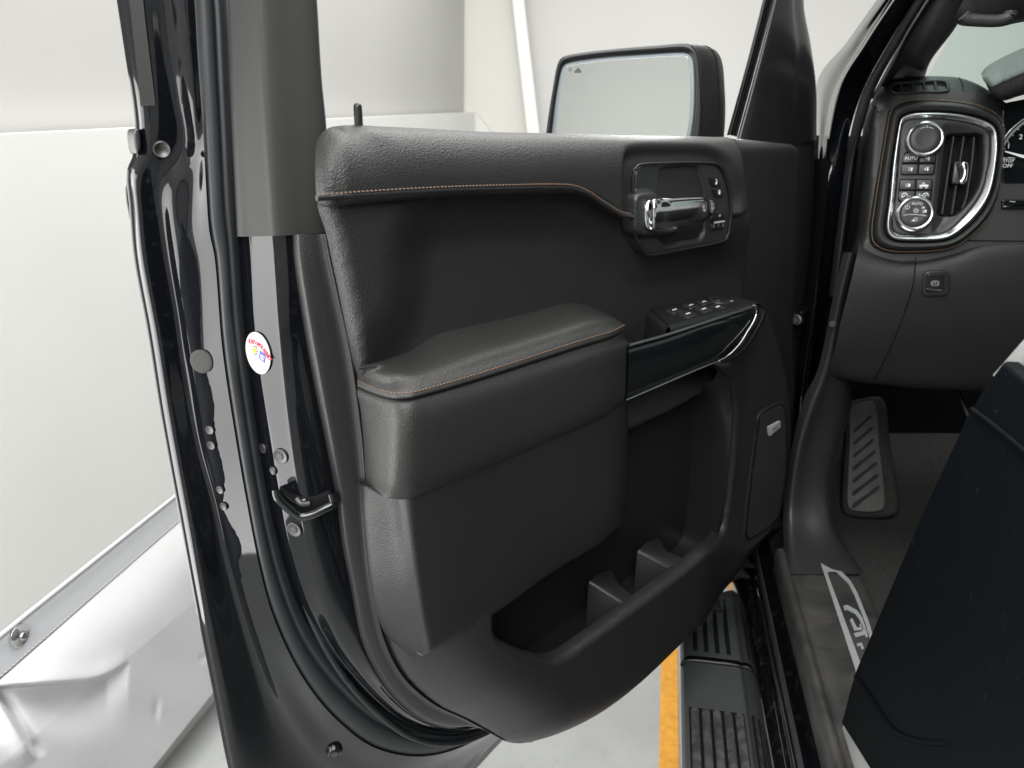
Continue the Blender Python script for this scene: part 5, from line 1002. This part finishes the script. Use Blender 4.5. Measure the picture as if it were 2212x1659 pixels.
# knee panel: bulges out below the surround and sweeps under
knee = sub('knee_panel', truck)
kr = [[PY(1.49).hit(*p) for p in [(1856, 520), (1900, 545), (1960, 556), (2040, 540), (2120, 520), (2300, 500)]],
      [PY(1.445).hit(*p) for p in [(1852, 546), (1895, 562), (1960, 572), (2050, 556), (2120, 534), (2300, 520)]],
      [PY(1.435).hit(*p) for p in [(1840, 600), (1890, 600), (1960, 600), (2050, 590), (2130, 580), (2300, 570)]],
      [PY(1.445).hit(*p) for p in [(1815, 700), (1880, 690), (1960, 690), (2050, 690), (2130, 690), (2300, 690)]],
      [PY(1.475).hit(*p) for p in [(1795, 780), (1870, 775), (1950, 775), (2040, 780), (2120, 785), (2300, 790)]],
      [PY(1.505).hit(*p) for p in [(1767, 806), (1860, 822), (1930, 828), (1975, 834), (2090, 838), (2300, 842)]],
      [PY(1.55).hit(*p) for p in [(1770, 808), (1860, 824), (1930, 830), (1975, 836), (2090, 840), (2300, 844)]],
      [PY(1.95).hit(*p) for p in [(1800, 770), (1860, 785), (1930, 790), (1975, 796), (2090, 800), (2300, 804)]]]
loft('knee_cover', kr, 'dash_plastic', knee, n=60, k=6)
tube('cover_seam', [PY(1.4325).hit(1978, 556), PY(1.4315).hit(1975, 600), PY(1.434).hit(1966, 640), PY(1.443).hit(1945, 700), PY(1.462).hit(1915, 770), PY(1.495).hit(1888, 822)], .0009, 'void', knee, n=30, seg=5)
slab('bracket', PY(1.55), [(1885, 812), (1975, 818), (1976, 838), (1940, 836), (1925, 830), (1890, 830)], -.02, .0, 'dark_plastic', knee, bev=.003, smooth_outline=False)
disc('trim_clip', PY(1.455).hit(1799, 700), (-.6, -.8, 0), .006, .003, 'plug_grey', knee)
KB = Plane(PY(1.436).hit(2023, 613), np.array([0, -.99, -.05]), (1, 0, 0))
if KB.e2[2] < 0: KB.e2 = -KB.e2
pb = sub('parking_brake_switch', truck)
slab('switch_frame', KB, rnd([(1996, 586), (2054, 584), (2052, 640), (1990, 642)], .28), -.02, .006, 'bezel_plastic', pb, bev=.003, smooth_outline=False)
slab('switch_button', KB, rnd([(2003, 592), (2041, 591), (2038, 629), (1999, 630)], .14), .0, .0085, 'smooth_plastic', pb, bev=.002, smooth_outline=False, oo=.008)
tube('switch_lip', KB.line([(2000, 624), (2018, 627), (2034, 627)], .009), .0012, 'satin_chrome', pb, n=10)
kc = KB.uv(KB.hit(2020, 612, .009)); tube('brake_mark', [KB.pt(kc[0]+.0042*math.cos(a), kc[1]+.0042*math.sin(a), .009) for a in np.linspace(0, 6.28, 14)], .0005, 'print_grey', pb, seg=5, n=24)
for s_ in (-1, 1): tube('brake_mark', [KB.pt(kc[0]+s_*.0062*math.cos(a), kc[1]+.0062*math.sin(a), .009) for a in np.radians([-45, 0, 45])], .0005, 'print_grey', pb, seg=5, n=10)
text('brake_letter', 'P', KB.pt(kc[0], kc[1], .009), KB.e1, KB.n, .0068, 'print_grey', pb)
# ---- windshield, its header and the visor handle
wsg = sub('windshield', truck)
WP = [PX(.40).hit(1985, 200), PX(.40).hit(2094, 0), PX(.40).hit(2150, -120)]
dX = np.array([1.35, .10, 0])
loft('windshield_glass', [WP, [p+dX*.5+np.array([0, .05, 0]) for p in WP], [p+dX for p in WP]], 'windshield', wsg, n=10, k=6)
hd = sub('header_trim', truck)
loft('header', [[PY(1.20).hit(*p) for p in [(2060, 40), (2070, 53), (2108, 58), (2161, 58), (2191, 51), (2260, 40), (2400, 30)]], [PY(1.16).hit(*p) for p in [(2070, 20), (2085, 42), (2115, 47), (2161, 46), (2195, 38), (2260, 26), (2400, 16)]], [PY(1.14).hit(*p) for p in [(2090, -20), (2105, 10), (2125, 25), (2165, 28), (2195, 16), (2260, -10), (2400, -20)]], [PY(1.10).hit(*p) for p in [(2090, -90), (2110, -90), (2130, -90), (2165, -90), (2195, -90), (2260, -90), (2400, -90)]]], 'dash_plastic', hd, n=50, k=5)
tube('grab_handle', [PY(1.10).hit(*p) for p in [(2082, 33), (2090, 40), (2120, 44), (2160, 44), (2180, 36), (2184, 24)]], .007, 'dash_plastic', hd, n=40)
# ---- cab roof and far side keep the overhead light out of the cab
cab = sub('cab_shell', truck)
RZ = 1.90
loft('roof', [[(x, y, RZ+zz) for x, zz in ((.42, -.10), (.50, -.03), (.75, 0), (1.1, .01), (1.45, 0), (1.7, -.03), (1.78, -.10))] for y in (.95, .3, -.5, -1.3)], 'dash_plastic', cab, n=24, k=3)
mesh('far_side', [(1.85, -1.3, .4), (1.85, 2.1, .4), (1.85, 2.1, 1.4), (1.85, -1.3, 1.4)], [(0, 1, 2, 3)], 'dark_plastic', cab, smooth=False)
mesh('rear_bulkhead', [(.42, -1.3, .4), (1.85, -1.3, .4), (1.85, -1.3, 1.9), (.42, -1.3, 1.9)], [(0, 1, 2, 3)], 'dark_plastic', cab, smooth=False)
# ---- driver seat: dark side shield over a pale cushion
seat = sub('driver_seat', truck)
SX = PX(.262)
sd = [(2164, 780), (2120, 840), (2085, 900), (1990, 1106), (1915, 1285), (1846, 1450), (1832, 1500), (1818, 1566), (1875, 1659), (2000, 1850), (2500, 1900), (2600, 1300), (2330, 940), (2240, 842)]
duvs = np.array([SX.uv(SX.hit(x, y)) for x, y in sd])
slab_uv('side_shield', SX, duvs, -.012, .0, 'seat_vinyl', seat, bev=.005)
tube('shield_seam', [PX(.2605).hit(*p) for p in [(2100, 884), (2130, 906), (2212, 973), (2300, 1050)]], .0022, 'seat_vinyl', seat, n=20)
tube('shield_seam', [PX(.2605).hit(*p) for p in [(1848, 1462), (1885, 1515), (1925, 1573), (1980, 1600), (2045, 1606)]], .0025, 'seat_vinyl', seat, n=24)
SB = PX(.280)
slab('cushion', SB, [(2140, 806), (2212, 722), (2330, 600), (2600, 640), (2600, 1200), (2250, 1000), (2180, 850)], -.4, .0, 'seat_pale', seat, bev=.006, smooth_outline=False)
slab('seat_base', PX(.268), [(1830, 1540), (1806, 1600), (1790, 1720), (1900, 1850), (2100, 1850), (2050, 1640)], -.3, .0, 'seat_pale', seat, bev=.004, smooth_outline=False)
